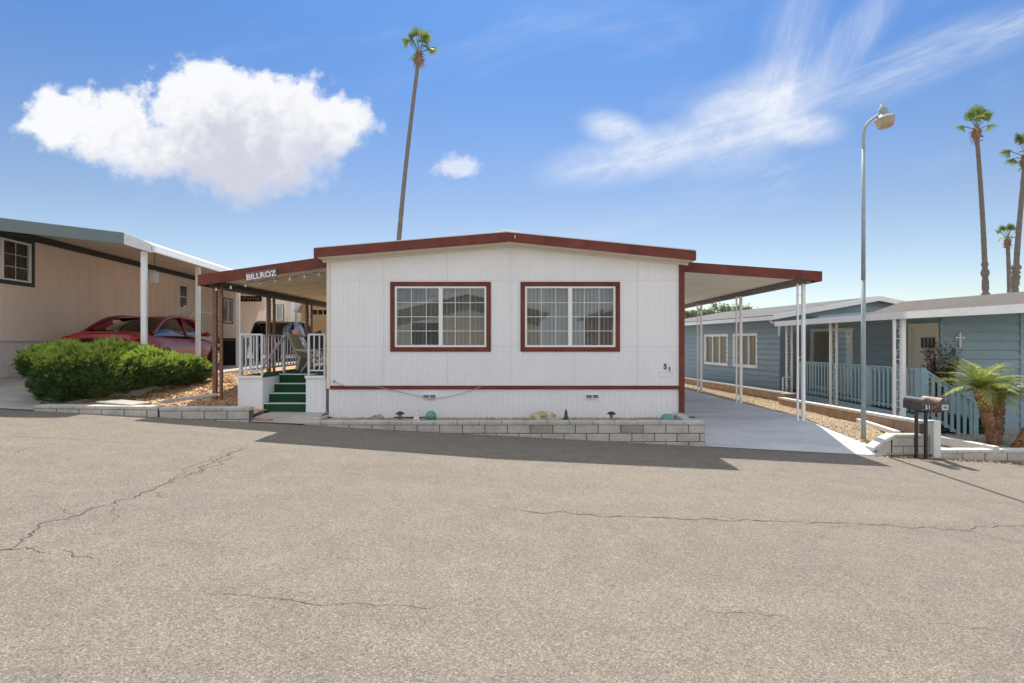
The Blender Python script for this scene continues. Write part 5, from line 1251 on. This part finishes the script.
def blob(px, py, rx, ry, rot=0):
    """1 in the middle of an elliptical cloud patch, 0 at its rim, negative outside"""
    c = ((px - 520) / 100, (341 - py) / 100, 0)
    v = VM('SUBTRACT', UV, c).outputs[0]
    if rot:
        m = N.new('ShaderNodeMapping'); m.inputs['Rotation'].default_value = (0, 0, R(-rot)); L.new(v, m.inputs[0]); v = m.outputs[0]
    v = VM('MULTIPLY', v, (100 / rx, 100 / ry, 0)).outputs[0]
    return MA('SUBTRACT', 1, VM('LENGTH', v).outputs['Value'])
def union(bs, k=.15):
    o = bs[0]
    for b in bs[1:]: o = MA('SMOOTH_MAX', o, b, k)
    return o
cum = union([blob(58, 120, 46, 40), blob(115, 128, 62, 48), blob(200, 112, 72, 62), blob(270, 118, 85, 60), blob(328, 125, 58, 42), blob(250, 160, 110, 52), blob(160, 150, 80, 40), blob(210, 82, 42, 30)], .12)
n1 = NZ(UV, 1.5, 10, .62, .25); n2 = NZ(UV, 5, 6, .6, .2, (3, 1, 0))
dens = MA('ADD', cum, MA('ADD', MA('MULTIPLY', MA('SUBTRACT', n1, .5), 1.35), MA('MULTIPLY', MA('SUBTRACT', n2, .5), .8)))
tt = SS(Vv, 1.5, 2.4); m_cum = SS(MA('DIVIDE', MA('SUBTRACT', dens, .04), MA('MULTIPLY_ADD', tt, -.24, .58)), 0, 1)
# shade: the base of the cloud turns slightly lilac
core = SS(MA('ADD', MA('ADD', blob(245, 168, 130, 62), MA('MULTIPLY', MA('SUBTRACT', n1, .5), 1.4)), MA('MULTIPLY', MA('SUBTRACT', n2, .5), 1.8)), -.35, .85)
sm_c = SS(MA('ADD', blob(458, 166, 34, 17), MA('MULTIPLY', MA('SUBTRACT', NZ(UV, 4.5, 8, .65, .3, (1, 7, 0)), .5), 1.5)), .1, .7)
# cirrus: streaks drawn along the patch directions
s1 = NZ(UV, 2.2, 9, .68, .5, (0, 0, 0), R(-18), (.55, 2.2, 1)); s1b = NZ(UV, 7, 6, .6, .4, (2, 4, 0))
c1 = MA('MULTIPLY', SS(union([blob(645, 152, 135, 34, 12), blob(745, 116, 115, 56, 28), blob(618, 132, 50, 26, -20), blob(800, 128, 60, 24, 0)], .2), .0, .75), MA('MULTIPLY_ADD', SS(MA('ADD', s1, MA('MULTIPLY', s1b, .3)), .42, .86), .60, .40))
s2 = NZ(UV, 3.0, 9, .66, .3, (5, 0, 0), R(-74), (.3, 2.4, 1))
c2 = MA('MULTIPLY', SS(union([blob(790, 50, 150, 44, 76), blob(850, 40, 120, 30, 50)], .35), .0, .8), MA('MULTIPLY_ADD', SS(s2, .36, .80), .7, .3))
s3 = NZ(UV, 3.0, 9, .66, .3, (9, 0, 0), R(-22), (.3, 2.6, 1))
c3 = MA('MULTIPLY', SS(union([blob(900, 70, 190, 34, 24), blob(1000, 30, 150, 34, 18)], .35), .0, .9), MA('MULTIPLY_ADD', SS(s3, .38, .80), .75, .25))
c4 = MA('MULTIPLY', SS(blob(780, 175, 110, 30, 15), .0, 1), SS(s1, .42, .95))
wisp = MA('MULTIPLY', SS(NZ(UV, .7, 8, .6, .6, (4, 2, 0), R(-20), (.5, 1.6, 1)), .5, .95), .35)
cir = MA('ADD', MA('ADD', MA('MULTIPLY', c1, .80), MA('MULTIPLY', c2, .50)), MA('ADD', MA('MULTIPLY', c3, .55), MA('ADD', MA('MULTIPLY', c4, .45), wisp)), clamp=True)
# tint the Nishita sky a little towards the deep blue of the photo, paler to the horizon
tint = N.new('ShaderNodeValToRGB'); e = tint.color_ramp.elements
e[0].position = 0; e[0].color = (.80, .76, .72, 1); e[1].position = .50; e[1].color = (.36, .56, .76, 1)
q_ = e.new(.20); q_.color = (.64, .61, .605, 1); q_ = e.new(.42); q_.color = (.39, .55, .72, 1); q_ = e.new(1); q_.color = (.36, .52, .70, 1)
L.new(sp.outputs[2], tint.inputs[0])
base = VM('MULTIPLY', VM('MULTIPLY', sky.outputs[0], tint.outputs[0]).outputs[0], (.96, .96, .97)).outputs[0]
def mix(fac, a, b):
    n = N.new('ShaderNodeMix'); n.data_type = 'RGBA'; L.new(fac, n.inputs[0])
    for i, x in ((6, a), (7, b)):
        if isinstance(x, tuple): n.inputs[i].default_value = x
        else: L.new(x, n.inputs[i])
    return n.outputs[2]
CW = 5.35
o = mix(MA('MULTIPLY', MA('MULTIPLY', cir, .92), ahead), base, (CW * .92, CW * .95, CW, 1))
ccol = mix(core, (CW * .97, CW * .98, CW * 1.0, 1), (CW * .66, CW * .67, CW * .76, 1))
o = mix(MA('MULTIPLY', MA('MULTIPLY', m_cum, .97), ahead), o, ccol)
o = mix(MA('MULTIPLY', MA('MULTIPLY', sm_c, .6), ahead), o, (CW, CW, CW, 1))
# unseen bright cloud overhead and behind the photographer, added to whiten and lift fill
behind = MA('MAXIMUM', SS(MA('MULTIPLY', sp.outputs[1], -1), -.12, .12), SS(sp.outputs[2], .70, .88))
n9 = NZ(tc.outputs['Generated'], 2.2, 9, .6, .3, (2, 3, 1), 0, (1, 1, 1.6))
fill_cloud = MA('MULTIPLY', SS(n9, .40, .54), behind)
o = mix(fill_cloud, o, (7.3, 7.45, 7.75, 1))
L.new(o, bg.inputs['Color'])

sun = bpy.data.lights.new('sun', 'SUN'); sun.energy = 4.2; sun.angle = R(.5); sun.color = (1, .94, .86)
so = bpy.data.objects.new('sun', sun); C.objects.link(so)
dv = V((math.sin(R(AZ)) * math.cos(R(EL)), math.cos(R(AZ)) * math.cos(R(EL)), math.sin(R(EL))))
so.rotation_euler = dv.to_track_quat('Z', 'Y').to_euler(); so.location = (0, 0, 30)

cam = bpy.data.cameras.new('camera'); cam.sensor_width = 36; cam.lens = 36 * F / 1024; cam.shift_x = -8 / 1024; cam.clip_start = .05; cam.clip_end = 2000
co = bpy.data.objects.new('camera', cam); C.objects.link(co); co.location = (0, 0, EYE); co.rotation_euler = (R(90), 0, 0)
SC.camera = co
SC.view_settings.view_transform = 'Standard'; SC.view_settings.look = 'None'; SC.view_settings.gamma = 1; SC.view_settings.use_curve_mapping = False
SC.view_settings.exposure = .64
SC.cycles.use_denoising = True
SC.cycles.max_bounces = 8; SC.cycles.transparent_max_bounces = 12
SC.render.film_transparent = False
